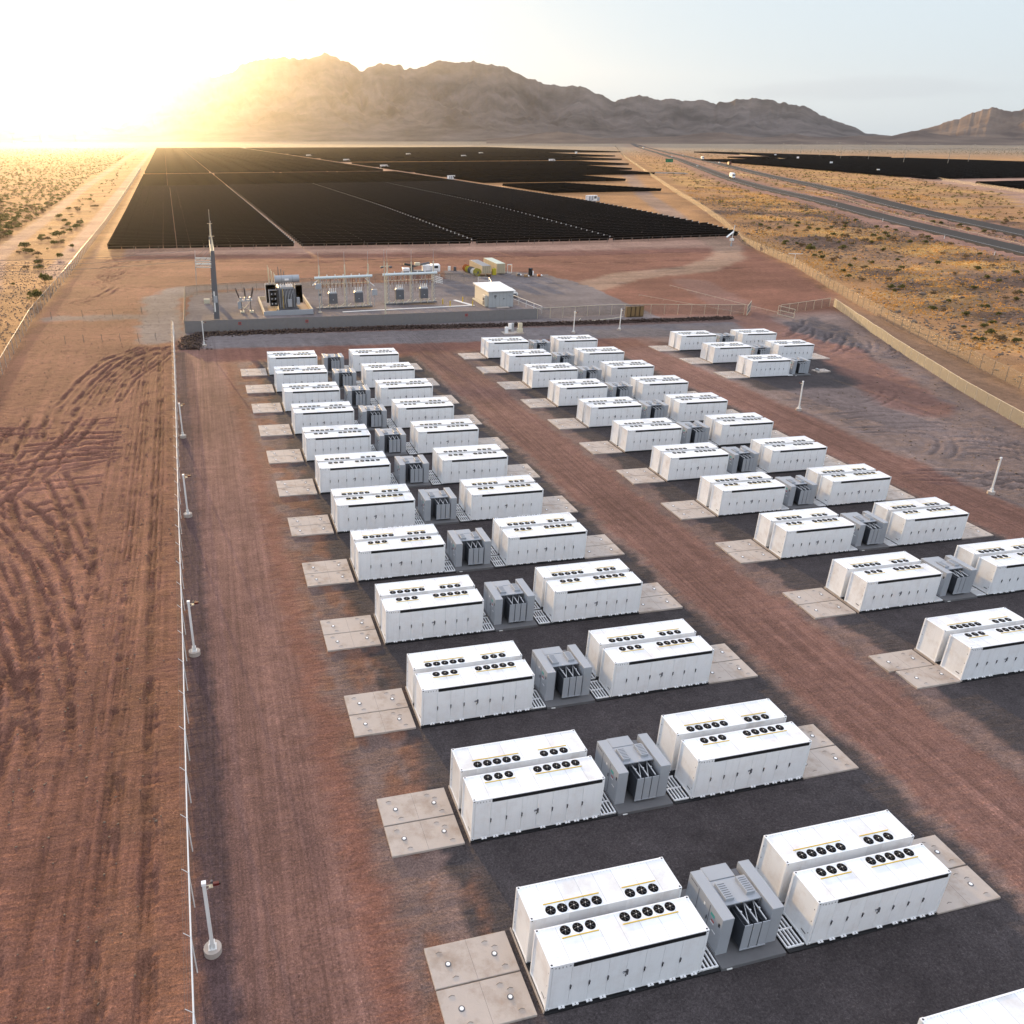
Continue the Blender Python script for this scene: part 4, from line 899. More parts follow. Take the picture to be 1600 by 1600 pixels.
for k, (x, y, s_, e, rt) in enumerate(near_s):
    m = BM[k % 5] if e else BM[(0, 1, 3)[k % 3]]; o = bpy.data.objects.new('shrub', m); COL.objects.link(o); o.location = (x, y, GZ(x, y)-.03); o.rotation_euler = (0, 0, random.random()*6.28); o.scale = (s_, s_, s_*random.uniform(.75, 1))
    a, b_ = pix((x, y, 0)); green = m in (BM[0], BM[1], BM[3])
    if e == 0:
        lb = BIGS[bigk]; bigk += 1
    else:
        size = 'small' if s_ < .9 else 'mid-sized' if s_ < 1.35 else 'large'
        if x > 0:
            f0 = float(np.interp(y, [44, 73.5, 118, 198, 246, 299, 444, 747, 1372, 3002], [95, 107, 124, 159, 173, 199, 262, 402, 693, 1473])); dh = float(seg_dist(NEAR, np.array([x]), np.array([y]))[0])
            wh = 'beyond the highway' if x > float(np.interp(y, [p[1] for p in NEAR], [p[0] for p in NEAR])) else 'close to the long fence' if x-f0 < 18 else 'at the highway edge' if dh < 35 else 'amid the golden slope'
            dp = 'beside the battery yard' if y < 200 else 'beside the near solar rows' if y < 330 else 'past the near solar rows' if y < 480 else 'far up the valley'
        else:
            px_ = float(np.interp(y, [150, 252, 352, 608, 1598, 3400], [-52, -67.4, -72.6, -84.6, -123, -190])); wh = 'between sand path and fence' if x > px_ else 'left beside the sand path' if x > px_-25 else 'far left of the sand path'
            dp = 'near part' if y < 300 else 'middle part' if y < 450 else 'far part'
        lb = f'{size} {"green" if green else "dry brown"} shrub {wh}, {dp}'
    shl[lb] = shl.get(lb, []); shl[lb].append(o)
    tag(o, lb, 'shrub', ('large creosote shrubs' if e == 0 else 'green desert shrubs' if green else 'dry desert shrubs')+(' on the right' if x > 0 else ' on the left'))
for lb, os_ in shl.items():
    if len(os_) > 1:
        os_.sort(key=lambda q_: (Vector(q_.location)-camo.location).length if False else (q_.location.x-CAM[0])**2+(q_.location.y-CAM[1])**2)
        for i_, q_ in enumerate(os_): q_['label'] = lb+', %s nearest' % (ordw(i_+1) if i_ else 'very')
V_ = []; F_ = []; mi = []; o_ = 0
tri = np.array([(0, 1, 2)])
for x, y, s_, e, rt in rest_s:
    n = 16 if pixsz((x, y, 0)) > 1.6 else 8; z = GZ(x, y); g = int(random.random() < .45)
    c = RNG.normal(size=(n, 3))*np.array([.32, .32, .22])*s_; c[:, 2] = np.abs(c[:, 2])+.12*s_
    a = RNG.normal(size=(n, 3)); a /= np.linalg.norm(a, axis=1)[:, None]; b_ = np.cross(a, RNG.normal(size=(n, 3))); b_ /= np.linalg.norm(b_, axis=1)[:, None]; q = s_*(.26 if n == 16 else .36)
    vv = np.stack([c-a*q, c+a*q, c+b_*q], 1).reshape(-1, 3)+np.array([x, y, z]); vv[:, 2] = np.maximum(vv[:, 2], z)
    V_.append(vv); F_.append(np.arange(n*3).reshape(n, 3)+o_); mi += [g]*n; o_ += n*3
ob = bpy.data.objects.new('scrub', npmesh('scrub', np.concatenate(V_), np.concatenate(F_), [LEAF, DRY], mi=np.array(mi))); COL.objects.link(ob); tag(ob, 'low scrub dotted over the distant desert', 'scrub', kind='stuff')
V_ = []; o_ = 0; cnt = 0; cand = 0
while cnt < 11000 and cand < 300000:
    cand += 1; y = 40+480*random.random()**1.3; cxl = float(np.interp(y, [20, 44, 73.5, 118, 198, 246, 299, 444, 560], [90, 98, 110, 127, 163, 178, 205, 268, 330])); x = cxl+random.random()*(110+y*.1)
    if not ok_right(x, y): continue
    if random.random() > float(np.clip(fbm(np.array([x*.055+3]), np.array([y*.030]), 31, 5)*4.4-1.9, .03, 1)[0]): continue
    cnt += 1; z = GZ(x, y)
    for k in range(4):
        a = random.random()*3.14; r = random.uniform(.08, .22); hgt = random.uniform(.14, .36); dx, dy = math.cos(a)*r, math.sin(a)*r; ox, oy = random.uniform(-.2, .2), random.uniform(-.2, .2)
        V_ += [(x+ox-dx, y+oy-dy, z), (x+ox+dx, y+oy+dy, z), (x+ox+dx*.8, y+oy+random.uniform(-.1, .1), z+hgt)]
V_ = np.array(V_); ob = bpy.data.objects.new('dry_grass', npmesh('dry_grass', V_, np.arange(len(V_)).reshape(-1, 3), [STRAW])); COL.objects.link(ob); tag(ob, 'straw coloured tufts of grass on the slope by the highway', 'grass', kind='stuff')
# ------------------------------------------------------------------ solar field
PEDGE = mat('panel_edge', (.13, .115, .105), .6)
def row_mesh(L, lod):
    b = MB(); c, s_ = math.cos(R_(58)), math.sin(R_(58)); hz_ = 1.38
    def slab(x0, x1):
        # thin slab, back towards -y, glass towards +y
        t_ = .04; pts = []
        for w_ in (-1.0, 1.0):
            yy = -w_*c; z = hz_+w_*s_
            pts.append((yy, z))
        (ya, za), (yb, zb) = pts; ny__, nz__ = s_*t_, c*t_
        b.add([(x0, ya, za), (x1, ya, za), (x1, yb, zb), (x0, yb, zb)], [(0, 1, 2, 3)], PANEL)
        b.add([(x0, ya+ny__, za+nz__), (x1, ya+ny__, za+nz__), (x1, yb+ny__, zb+nz__), (x0, yb+ny__, zb+nz__)], [(3, 2, 1, 0)], PGLASS)
        if lod: b.add([(x0, yb, zb), (x1, yb, zb), (x1, yb+ny__, zb+nz__), (x0, yb+ny__, zb+nz__)], [(0, 1, 2, 3)], PEDGE)
    n = max(1, int(round(L/(4.0 if lod else 14)))); st = L/n
    for k in range(n): slab(k*st+(.09 if lod else .1), (k+1)*st-(.09 if lod else .1))
    b.box(0, L, -.10, -.0, hz_-.16, hz_-.06, PEDGE if lod else PANEL)
    if lod:
        b.box(L-.28, L-.02, -.5, -.2, hz_+.35, hz_+.75, PIPE)
        for k in range(int(L/7)+1): x = min(k*7.0+.3, L-.2); b.box(x, x+.12, -.10, .02, -.3, hz_, GALVD)
    return b
def xl(y): return -38-.033*(y-250)
def xr(y): return 184-.030*(y-283) if y > 283 else 186-(283-y)*.15
AIS = (17.9, 76.8, 128.5)
BAYN = ('leftmost bay', 'second bay from the left', 'third bay from the left', 'rightmost bay')
rows = []; PITCH_R = 4.6
y = 252.0; k = 0
while y < 2680:
    if not (792 < y < 838):
        e = [xl(y)]+[a-.029*(y-254) for a in AIS]+[xr(y)]
        gaps = (0, 1.0, .8, .7, 0)
        if y > 830: e = [e[0], e[1], e[2], e[3], e[4]]
        for j in range(4): rows.append((k, j, e[j]+gaps[j], e[j+1]-gaps[j+1], y+.045*(e[j]+20)))
    y += PITCH_R; k += 1
nind = [r for r in rows if r[0] < 75]; rest_r = [r for r in rows if r[0] >= 75]
rm = {}
for k, j, x0, x1, yy in nind:
    L = x1-x0
    key = (j, round(L, 0) if j in (3,) else 0)
    if key not in rm: rm[key] = (row_mesh(L, True).mesh('solar_panel_row'), L)
    me, L0 = rm[key]; o = bpy.data.objects.new('solar_panel_row', me); COL.objects.link(o); o.location = (x0, yy, GZ(x0, yy)); o.scale = (L/L0, 1, 1)
    dz = GZ(x1, yy+.045*L)-GZ(x0, yy); o.rotation_euler = (0, -math.atan2(dz, L), .045)
    tag(o, 'black solar panel row, %s, %s back from the near edge' % (BAYN[j], ordw(k+1)), 'solar panel row', 'rows of solar panels in the big field')
def bulk(name, lst, label, ang=.045, lo=False):
    # distant rows: plain tilted slabs, a hundredth of the detail, in one mesh
    V_ = []; F_ = []; o_ = 0; c, s_ = math.cos(R_(58)), math.sin(R_(58))
    for x0, x1, yy in lst:
        n = max(1, int((x1-x0)/16)); st = (x1-x0)/n
        for k in range(n):
            a, b_ = x0+k*st+.1, x0+(k+1)*st-.1
            for xx in (a, b_):
                y_ = yy+ang*(xx-x0); z = GZ(xx, y_)+1.38
                for w_, tt in ((-1, 0), (1, 0), (1, .04), (-1, .04)): V_.append((xx, y_-w_*c+tt*s_, z+w_*s_+tt*c))
            F_ += [(o_, o_+4, o_+5, o_+1), (o_+2, o_+6, o_+7, o_+3), (o_+1, o_+5, o_+6, o_+2), (o_, o_+1, o_+2, o_+3), (o_+4, o_+7, o_+6, o_+5)]; o_ += 8
    ob = bpy.data.objects.new(name, npmesh(name, np.array(V_), np.array(F_), [PANEL])); COL.objects.link(ob); tag(ob, label, 'solar panels', kind='stuff')
bulk('solar_panel_rows', [(a, b_, c) for _, _, a, b_, c in rest_r], 'mass of black solar panel rows in the distant part of the big field')
# second field east of the service road, stepped right edge
blk2 = []
for y0, y1, xe0, xe1 in ((476, 560, 268, 214), (600, 690, 306, 300), (705, 790, 388, 380), (812, 940, 420, 412), (960, 1090, 492, 480), (1175, 1330, 590, 570), (1380, 1700, 680, 670), (1760, 2650, 880, 860)):
    y = y0
    while y < y1:
        f = (y-y0)/(y1-y0); xs_ = 194-.03*(y-283)+6; xe = xe0+(xe1-xe0)*f
        if y0 == 476: xe = max(xs_+8, 268-(y-476)*.35)
        blk2.append((xs_, xe, y)); y += PITCH_R
    if y0 == 476: pass
bulk('solar_panel_rows', blk2, 'black solar panel rows of the field right of the service road', ang=.0)
blk3 = []
y = 560
while y < 1120:      # field beyond the highway
    xa = 552+(y-571)*.245+ (3 if y < 600 else 0); xb = np.interp(y, [560, 717, 1120, 1571], [1000, 1020, 1045, 1060])
    blk3.append((xa, xb, y)); y += 5
y = 430
while y < 497: blk3.append((497+(y-420)*.45, 760, y)); y += 5
for ya, yb, xa, xb in ((1170, 1260, 800, 1060), (1300, 1700, 940, 1060)):
    y = ya
    while y < yb: blk3.append((xa+(y-ya)*.2, xb, y)); y += 5
bulk('solar_panel_rows', blk3, 'black solar panel rows beyond the highway on the right', ang=-.0)
# white inverter huts
def hut():
    r = empty('inverter_hut'); b = MB(); b.bev(-3, 3, -1.25, 1.25, .3, 3.0, WHITE, .05); b.box(-3.2, 3.2, -1.4, 1.4, -.1, .3, CONC); b.build('body', r)
    b = MB(); b.box(-2.6, -1.4, -1.28, -1.25, .5, 2.7, GREY); b.box(-.9, .4, -1.28, -1.25, .5, 2.7, GREY); b.box(.9, 2.5, -1.28, -1.25, 1.4, 2.6, SEAM); b.build('door', r)
    b = MB(); b.bev(3.4, 4.8, -.9, .9, 0, 2.0, GREY, .04); b.build('transformer_box', r); return r
HP = hut(); fst = True
for x, y, lb in ((192, 414, 'white inverter hut with grey doors on bare ground by the right edge of the field'), (187, 672, 'white inverter hut on the diagonal service road, second nearest'), (185, 933, 'white inverter hut on the diagonal service road, third nearest'),
                 (185.6, 1190, 'white inverter hut on the diagonal service road, fourth nearest'), (172, 1500, 'tiny white inverter hut on the service road near its far end'), (361, 1571, 'far white inverter hut amid the panels, leftmost of three in a line'), (415, 1400, 'far white inverter hut amid the panels, middle of three in a line'), (455.5, 1116, 'white inverter hut amid the panels east of the service road'),
                 (731, 1661, 'far white inverter hut near the right tip of the field'), (522, 1640, 'far white inverter hut amid the panels, rightmost of three in a line'), (626, 701, 'white inverter hut beyond the highway, nearest'), (735, 905, 'white inverter hut beyond the highway, second'), (871, 1150, 'white inverter hut beyond the highway, third'), (960, 1330, 'white inverter hut beyond the highway, farthest')):
    o = HP if fst else copy_tree(HP); fst = False; o.location = (x, y, GZ(x, y)); s_ = 1.0 if y < 800 else 1.25; o.scale = (s_, s_, s_); o.rotation_euler = (0, 0, .2 if x < 600 else .9); tag(o, lb, 'inverter hut', 'white inverter huts in the solar fields')
# ------------------------------------------------------------------ substation
def base(name, x, y, rz=0.0): return empty(name, (x, y, GZ(x, y)), (0, 0, rz))
g = base('gantry_tower', -9.3, 142.3); g.rotation_euler = (0, .045, 0)
def column(y, h_):
    b = MB(); b.box(-.45, .45, y-.45, y+.45, -.1, .15, CONC)
    b.add([(-.5, y-.45, .15), (.5, y-.45, .15), (.5, y+.45, .15), (-.5, y+.45, .15), (-.34, y-.34, h_), (.34, y-.34, h_), (.34, y+.34, h_), (-.34, y+.34, h_)], [(3, 2, 1, 0), (4, 5, 6, 7), (0, 1, 5, 4), (1, 2, 6, 5), (2, 3, 7, 6), (3, 0, 4, 7)], GREYD)
    for k in range(5): b.box(-.60, -.34, y-.05, y+.05, 1.0+k*.9, 1.08+k*.9, GALV)
    b.build('column', g); m_ = MB(); m_.tube((0, y, h_), (0, y, h_+2.6), .15, CREAM, 8, .11); m_.tube((0, y, h_+2.6), (0, y, h_+5.2), .035, GALV, 5); m_.box(-.5, .5, y-.04, y+.04, h_+2.5, h_+2.58, CREAM); m_.build('lightning_mast', g)
column(0, 12.4); column(17.8, 13.0)
b = MB()
for dx in (-.3, .3):
    for z in (11.3, 12.1): b.tube((dx, 0, z), (dx, 17.8, z+.35), .06, CREAM)
for k in range(18): b.tube((-.3, k, 11.3), (.3, k+1, 12.1), .04, CREAM, 4); b.tube((-.3, k, 12.1), (-.3, k+1, 11.35), .04, CREAM, 4)
b.build('cross_beam', g)
b = MB(); b.box(-.25, .25, .4, 17.4, 7.2, 7.4, GREYD); b.tube((0, 9, .1), (0, 9, 7.3), .10, GREYD)
for k, (yy, z) in enumerate(((2.5, 10.2), (3.6, 9.6), (6.5, 8.6), (9, 10.0), (9.8, 8.6), (15.2, 9.0), (16, 8.1))):
    b.tube((-3.2, yy, z), (-.2, yy, z), .085, PIPE, 7)
    for j in range(9): b.cyl((0, 0), 0, 0, 0, PIPE) if False else b.tube((-3.0+j*.31, yy, z), (-2.94+j*.31, yy, z), .15, CREAM, 8)
for yy in (3, 9.4, 15.6): b.tube((-3.3, yy, 5.8), (-3.2, yy, 10.6), .035, GALV, 5)
b.build('disconnect_switch', g)
b = MB()
for yy, z in ((3, 11.8), (9, 12.0), (15, 12.2)):
    p0 = Vector((-.2, yy, z)); pts = [p0+Vector((-3.4*t, 0, -3.0*t+1.6*t*(t-1))) for t in np.linspace(0, 1, 7)]; b.path(pts, .028, GALVD, 4)
    b.path([Vector((-3.4, yy, z-1.5))+Vector((-70*t, -2*t, -5*t*(1-t)*1.5-.5*t)) for t in np.linspace(0, 1, 16)], .03, GALVD, 4)
b.build('conductor', g)
b = MB(); b.bev(-2.2, -1.0, 16.5, 17.3, 0, .9, CREAM, .05); b.bev(-.34, -.10, -.62, -.40, 1.5, 5.2, PIPE, .03); b.bev(-.32, .32, -.7, -.38, 3.2, 4.4, GREY, .03); b.build('control_box', g)
tag(g, 'tall dark steel gantry with lightning masts at the left end of the substation', 'gantry')
# circuit breaker
g = base('circuit_breaker', -3.6, 148.6); b = MB()
for x in (-1.1, .7): b.bev(x, x+.8, -.5, .5, -.1, .35, CREAM, .03)
for x in (-.75, 1.0):
    for y in (-.35, .35): b.tube((x, y, .3), (x, y, 2.3), .07, GALVD)
b.tube((-.75, -.35, .4), (1.0, -.35, 2.2), .05, CREAM); b.tube((-.75, -.35, 1.3), (1.0, -.35, .5), .05, CREAM); b.box(-1.1, 1.35, -.5, .5, 2.25, 2.45, GREY); b.bev(-1.45, -.8, -.55, -.1, .9, 2.2, GREY, .03); b.build('frame', g)
for k in range(3):
    x = -.85+k*.95; t_ = MB(); t_.tube((x, -.5, 2.75), (x, .5, 2.75), .26, GREY, 12); t_.build('tank', g); q = MB()
    for sg in (-1, 1):
        a = Vector((x-.2*(1-k), sg*.35, 2.9)); e = a+Vector((-.55+k*.5, sg*.5, 1.75)); q.tube(a, e, .09, mat('dark_insulator', (.09, .06, .05), .35), 8)
        for j in range(9): c = a.lerp(e, .1+j*.1); q.tube(c, c+(e-a).normalized()*.05, .15, MATS['dark_insulator'], 8)
    q.build('bushing', g)
tag(g, 'small circuit breaker with three tilted insulators on a steel stand', 'circuit breaker')
# basin + power transformer
OIL = mat('stained_basin_floor', (.36, .26, .19), .8, var=.2, vscale=.5, dirt=((.38, .16, .03), .9), dscale=.35)
g = base('oil_basin', -0.4, 145.2); b = MB(); Wd, Dp = 9.6, 17.2
b.box(0, Wd, 0, .28, -.2, .75, GREY); b.box(0, Wd, Dp-.28, Dp, -.2, .75, CONCY); b.box(0, .28, .28, Dp-.28, -.2, .752, CONCY); b.box(Wd-.28, Wd, .28, Dp-.28, -.2, .752, CONCY); b.build('wall', g)  # front wall in grey: its shade is put into the colour
b = MB(); b.box(.28, Wd-.28, .28, Dp-.28, -.2, .02, OIL); b.box(2.9, 3.2, .6, 7, .02, .2, CREAM); b.build('floor', g); tag(g, 'concrete basin with lit cream side walls round the big transformer', 'basin')
g = base('power_transformer', 4.4, 152.0); b = MB(); b.box(-2.0, 2.4, -3.0, 2.6, .05, .5, GREYD); b.bev(-1.5, 2.0, -2.4, 2.2, .5, 4.3, GREYD, .08); b.bev(-1.3, 1.8, -2.2, 2.0, 4.3, 4.6, GREY, .1)
for k in range(6): b.box(-1.2+k*.56, -1.12+k*.56, -2.5, -2.4, .7, 4.2, GREY)
for k in range(4): b.tube((-.9+k*.6, -2.55, .8+k*.5), (-.3+k*.6, -2.55, 4.0), .04, GALV, 5)
b.tube((-.55, -2.7, .3), (-.55, -2.7, 4.4), .05, YELLOW, 6); b.build('tank', g)
for x0, x1, y0, y1, z0, z1, fans in ((-3.2, -1.7, -3.3, -1.3, 1.2, 4.2, True), (-3.6, -1.7, .2, 2.6, 1.3, 4.8, False), (2.2, 3.5, -.8, 1.9, 1.2, 4.7, False)):
    b = MB(); n = 12
    for k in range(n): yk = y0+(y1-y0)*k/n; b.box(x0, x1, yk, yk+(y1-y0)/n*.55, z0, z1, GREYD)
    b.box(x0, x1, y0+.05, y1-.05, z1-.25, z1-.05, GREYD); b.box(x0+.05, x1-.05, y0, y0+.02, z0, z1, BLACK); b.box(x0-.04, x0, y0, y1, z0, z1, GREY); r_ = b.build('radiator', g)
    if fans:
        f = MB()
        for i in range(2):
            for j in range(3):
                cx2, cz = x0+.42+i*.68, z0+.5+j*.95; f.tube((cx2, y0-.10, cz), (cx2, y0, cz), .30, FIN, 14); f.tube((cx2, y0-.14, cz), (cx2, y0-.10, cz), .09, PIPE, 8)
        f.build('cooling_fan', r_)
b = MB(); b.tube((-1.9, -2.1, 6.2), (2.9, -2.1, 6.2), .72, GREY, 20); b.tube((-.6, -2.1, 6.2), (-.55, -2.1, 6.2), .735, GREYD, 20); b.tube((1.5, -2.1, 6.2), (1.55, -2.1, 6.2), .735, GREYD, 20); b.box(.0, .8, -2.86, -2.83, 6.0, 6.35, STICK)
for x in (-1.2, 1.6): b.box(x, x+.12, -2.5, -1.8, 4.4, 5.6, GALVD)
b.build('conservator_tank', g)
q = MB()
for k, (x, y, h_) in enumerate(((-2.6, 2.2, 8.3), (-2.1, 1.2, 7.7), (-1.6, .2, 7.2))):
    q.tube((x, y, 4.4), (x-.2, y, h_), .10, CREAM, 8, .06)
    for j in range(14): q.cyl((x-.1, y), .17, 4.9+j*(h_-5.2)/14, 4.95+j*(h_-5.2)/14, CREAM, 8)
q.build('high_voltage_bushing', g); q = MB()
for k in range(3): q.tube((-.8+k*.5, 1.5-k*.5, 4.5), (-.8+k*.5, 1.5-k*.5, 8.1-k*.4), .12, GREYD, 8, .07)
for k in range(6): q.tube((-.6+k*.45, -1.0, 4.6), (-.6+k*.45, -1.0, 5.3), .06, PIPE, 6); q.tube((-3.4+k*.3, 1.2, 4.8), (-3.4+k*.3, 1.2, 5.1), .05, PIPE, 6)
q.build('bushing', g)
q = MB(); q.bev(.3, 1.1, -3.0, -2.55, .9, 2.3, GREY, .03); q.bev(2.1, 2.7, -2.9, -2.3, 1.2, 2.6, GREY, .03); q.build('control_box', g)
tag(g, 'large grey oil transformer with horizontal tank on top, in the concrete basin', 'power transformer')
# bus structures
def bus(x, y, label, extra):
    g = base('bus_structure', x, y); h_ = 6.1; L = 11.8; b = MB()
    b.tube((0, 0, h_), (L, 0, h_), .27, mat('pale_blue_beam', (.62, .70, .72), .4), 10); b.tube((.3, .5, h_-1.35), (L-.6, .5, h_-1.35), .07, CREAM)
    for k in range(7): b.tube((.9+k*1.65, 0, h_), (.9+k*1.65, 0, h_+.55), .10, PIPE, 6)
    b.build('beam', g)
    for xc in (1.0, 6.2, 11.0):
        c = MB()
        for dx in (-.22, .22):
            for dy in (-.2, .6): c.tube((xc+dx, dy, 0), (xc+dx, dy, h_-.1), .05, CREAM if dx < 0 else GREY)
        for j in range(7): c.tube((xc-.22, -.2, .4+j*.8), (xc+.22, -.2, 1.2+j*.8), .03, CREAM, 4)
        c.build('column', g); m_ = MB(); m_.tube((xc, 0, h_), (xc, 0, h_+2.4), .13, CREAM, 7); m_.tube((xc, 0, h_+2.4), (xc, 0, h_+4.9), .03, GALV, 4); m_.build('lightning_mast', g)
    q = MB()
    for k in range(14):
        xc = .9+k*.76; q.tube((xc, .3, h_-1.3), (xc, .3, h_-2.1), .11, INSUL, 7); q.tube((xc, .3, h_-2.1), (xc+.1, .3, h_-3.6), .035, GALV if k % 2 else INSUL, 5); q.tube((xc, -.05, h_-.3), (xc, .3, h_-1.2), .08, GALV if k % 3 else INSUL, 6)
    q.build('insulator', g); fr = MB(); fr.box(.2, L-.2, -.6, 1.0, -.05, .22, GREYD)
    for k in range(8): fr.tube((.6+k*1.45, -.4, .3), (1.5+k*1.45, .3, .75), .08, CREAM, 6)
    fr.build('base_frame', g)
    for xc in (2.6, 7.9):
        d = MB(); d.bev(xc, xc+1.75, -.8, .3, 1.0, 3.0, GREYD, .04); d.bev(xc+.05, xc+1.7, -.75, .25, 3.0, 3.25, GREY, .06); d.box(xc+.8, xc+.92, -.83, -.80, 1.7, 1.85, STICK)
        for dx in (.15, 1.6):
            for dy in (-.7, .2): d.tube((xc+dx, dy, 0), (xc+dx, dy, 1.0), .05, CREAM)
        cb = d.build('breaker_cabinet', g); i_ = MB()
        for k in range(4): i_.tube((xc+.3+k*.4, -.3, 3.2), (xc+.22+k*.42, -.35, 3.95), .10, PIPE, 7, .06); i_.tube((xc+.3+k*.4, .1, 3.2), (xc+.35+k*.42, .2, 3.95), .10, PIPE, 7, .06)
        i_.build('bushing', cb)
    if extra:
        d = MB()
        for k in range(4): d.tube((L-1.2, .2, h_-.5-k*.35), (L+1.2, -.3, h_-1.2-k*.35), .08, PIPE); d.tube((L-.6+k*.4, 0, h_-.3), (L-.6+k*.4, -.2, h_-2.2), .05, PIPE)
        d.build('disconnect_switch', g)
    else:
        d = MB(); d.tube((L-1.4, .2, h_-.5), (L+.3, -.3, h_-2.0), .09, PIPE); d.tube((.6, .2, h_-.5), (-.5, -.2, h_-1.4), .09, PIPE); d.bev(L-.2, L+.9, -.3, .2, 2.2, 3.4, GREY, .04); d.tube((L+.3, 0, 0), (L+.3, 0, 2.2), .07, GALV); d.build('side_box', g)
    tag(g, label, 'bus structure', 'switchgear structures under pale tubular beams')
bus(10.5, 151.3, 'switchgear under a pale tubular beam, the one next to the big transformer', False)
bus(25.2, 154.9, 'switchgear under a pale tubular beam, the one nearer the white control building', True)
g = base('lamp_mast', 23.2, 143.0); b = MB(); b.box(-.35, .35, -.35, .35, -.1, .12, CREAM); b.tube((0, 0, .1), (0, 0, 10.4), .14, CREAM, 8, .08); b.tube((0, 0, 10.4), (0, 0, 12.6), .025, GALV, 4); b.build('mast', g)
b = MB(); b.box(-.7, 1.2, -.06, .06, 9.4, 9.5, CREAM)
for x in (-.8, .9): b.bev(x, x+.6, -.35, .2, 9.15, 9.45, SEAM, .05)
b.build('floodlight', g); tag(g, 'tall thin mast with two dark floodlights before the switchgear', 'lamp mast')
g = base('lamp_mast', 10.75, 147.4); b = MB(); b.box(-.3, .3, -.3, .3, -.1, .1, CREAM); b.tube((0, 0, .1), (0, 0, 4.6), .10, GALV, 8); b.build('mast', g); b = MB(); b.bev(-.65, .55, -.3, .15, 4.6, 5.6, GREY, .04); b.bev(.0, .45, -.35, 0, 3.3, 3.7, SEAM, .04); b.build('meter_box', g); tag(g, 'short post carrying a grey box beside the big transformer', 'post')
# control building
CREW = mat('cream_wall', (.58, .54, .46), .6, var=.05); GRW = mat('grey_wall', (.40, .42, .43), .6, var=.05)  # lit side and shaded front are put into the wall colours
g = base('control_building', 46.9, 149.4, -.02); b = MB(); b.box(0, 5.5, 0, 10.6, -.05, 3.25, CREW); b.box(-.003, 5.503, -.006, .12, -.05, 3.25, GRW); b.build('wall', g)
b = MB(); b.add([(-.35, -.35, 3.26), (5.85, -.35, 3.26), (5.85, 10.9, 3.26), (-.35, 10.9, 3.26), (-.35, -.35, 3.40), (5.85, -.35, 3.40), (5.85, 10.9, 3.55), (-.35, 10.9, 3.55)], [(3, 2, 1, 0), (4, 5, 6, 7), (0, 1, 5, 4), (1, 2, 6, 5), (2, 3, 7, 6), (3, 0, 4, 7)], mat('white_roof', (.86, .86, .84), .5)); b.build('roof', g)
b = MB()
for k in range(1, 7): b.box(k*.8-.012, k*.8+.012, -.012, -.006, .05, 3.2, GREYD)
b.box(1.2, 1.7, -.08, -.006, 2.2, 2.5, SEAM); b.box(1.3, 1.5, -.1, -.006, 1.9, 2.1, SEAM); b.box(3.2, 3.5, -.05, -.006, 1.6, 1.8, SEAM); b.bev(4.6, 5.1, -.18, -.006, 2.2, 2.6, GREY, .02); b.build('wall_fitting', g)
b = MB(); b.bev(-.75, -.004, .35, 2.2, .15, 2.4, mat('cream_unit', (.50, .49, .44), .5), .04); b.box(-.77, -.75, .6, 1.9, .4, 1.2, GREYD); b.box(-.9, -.75, .9, 1.5, 1.4, 1.9, SEAM); b.build('air_conditioner', g)
b = MB(); b.box(1.5, 4.2, -1.6, -.4, -.02, .12, CONC); b.box(-.6, -.2, 3, 10.4, -.02, .3, CREAM); b.build('step', g); tag(g, 'small control building with white roof at the right end of the substation', 'building')
# pickup truck
def wheels(b_parent, xs_, y, r_, w_, axis='y'):
    for a, c in xs_:
        b = MB(); b.tube((a-w_/2, c, r_), (a+w_/2, c, r_), r_, TYRE, 16); wo_ = b.build('wheel', b_parent); q = MB(); q.tube((a-w_/2-.01, c, r_), (a+w_/2+.01, c, r_), r_*.55, GALV, 10); q.build('rim', wo_)
g = base('pickup_truck', 56.8, 160.6, .12); SILV = mat('silver_paint', (.62, .62, .60), .3)
b = MB(); b.bev(-.95, .95, 0, 5.5, .45, 1.05, SILV, .12); b.box(-.8, .8, .05, 1.6, 1.0, 1.14, SILV)
prof = [(1.45, 1.05), (2.1, 1.72), (3.3, 1.75), (3.55, 1.05)]
b.add([(-.85, prof[0][0], 1.04), (-.7, prof[1][0], 1.72), (-.7, prof[2][0], 1.75), (-.85, prof[3][0], 1.04), (.85, prof[0][0], 1.04), (.7, prof[1][0], 1.72), (.7, prof[2][0], 1.75), (.85, prof[3][0], 1.04)], [(0, 1, 2, 3), (7, 6, 5, 4), (1, 5, 6, 2)], SILV)
b.box(-.93, -.85, 3.55, 5.45, 1.04, 1.25, SILV); b.box(.85, .93, 3.55, 5.45, 1.04, 1.25, SILV); b.box(-.93, .93, 5.38, 5.46, 1.04, 1.25, SILV); b.build('body', g)
b = MB(); b.add([(-.80, 1.43, 1.08), (.80, 1.43, 1.08), (.68, 2.06, 1.69), (-.68, 2.06, 1.69)], [(0, 1, 2, 3)], GLASS); b.add([(-.865, 1.6, 1.1), (-.735, 2.15, 1.65), (-.735, 3.2, 1.65), (-.865, 3.4, 1.1)], [(0, 1, 2, 3)], GLASS); b.build('windscreen', g)
b = MB(); b.box(-.55, .55, -.02, .0, .62, .92, SEAM); b.build('grille', g)
for x in (-.85, .62): b = MB(); b.box(x, x+.24, -.02, .01, .72, .9, STICK); b.build('headlight', g)
wheels(g, ((-.86, 1.0), (.86, 1.0), (-.86, 4.4), (.86, 4.4)), 0, .38, .26); tag(g, 'silver pickup truck parked behind the control building', 'pickup truck')
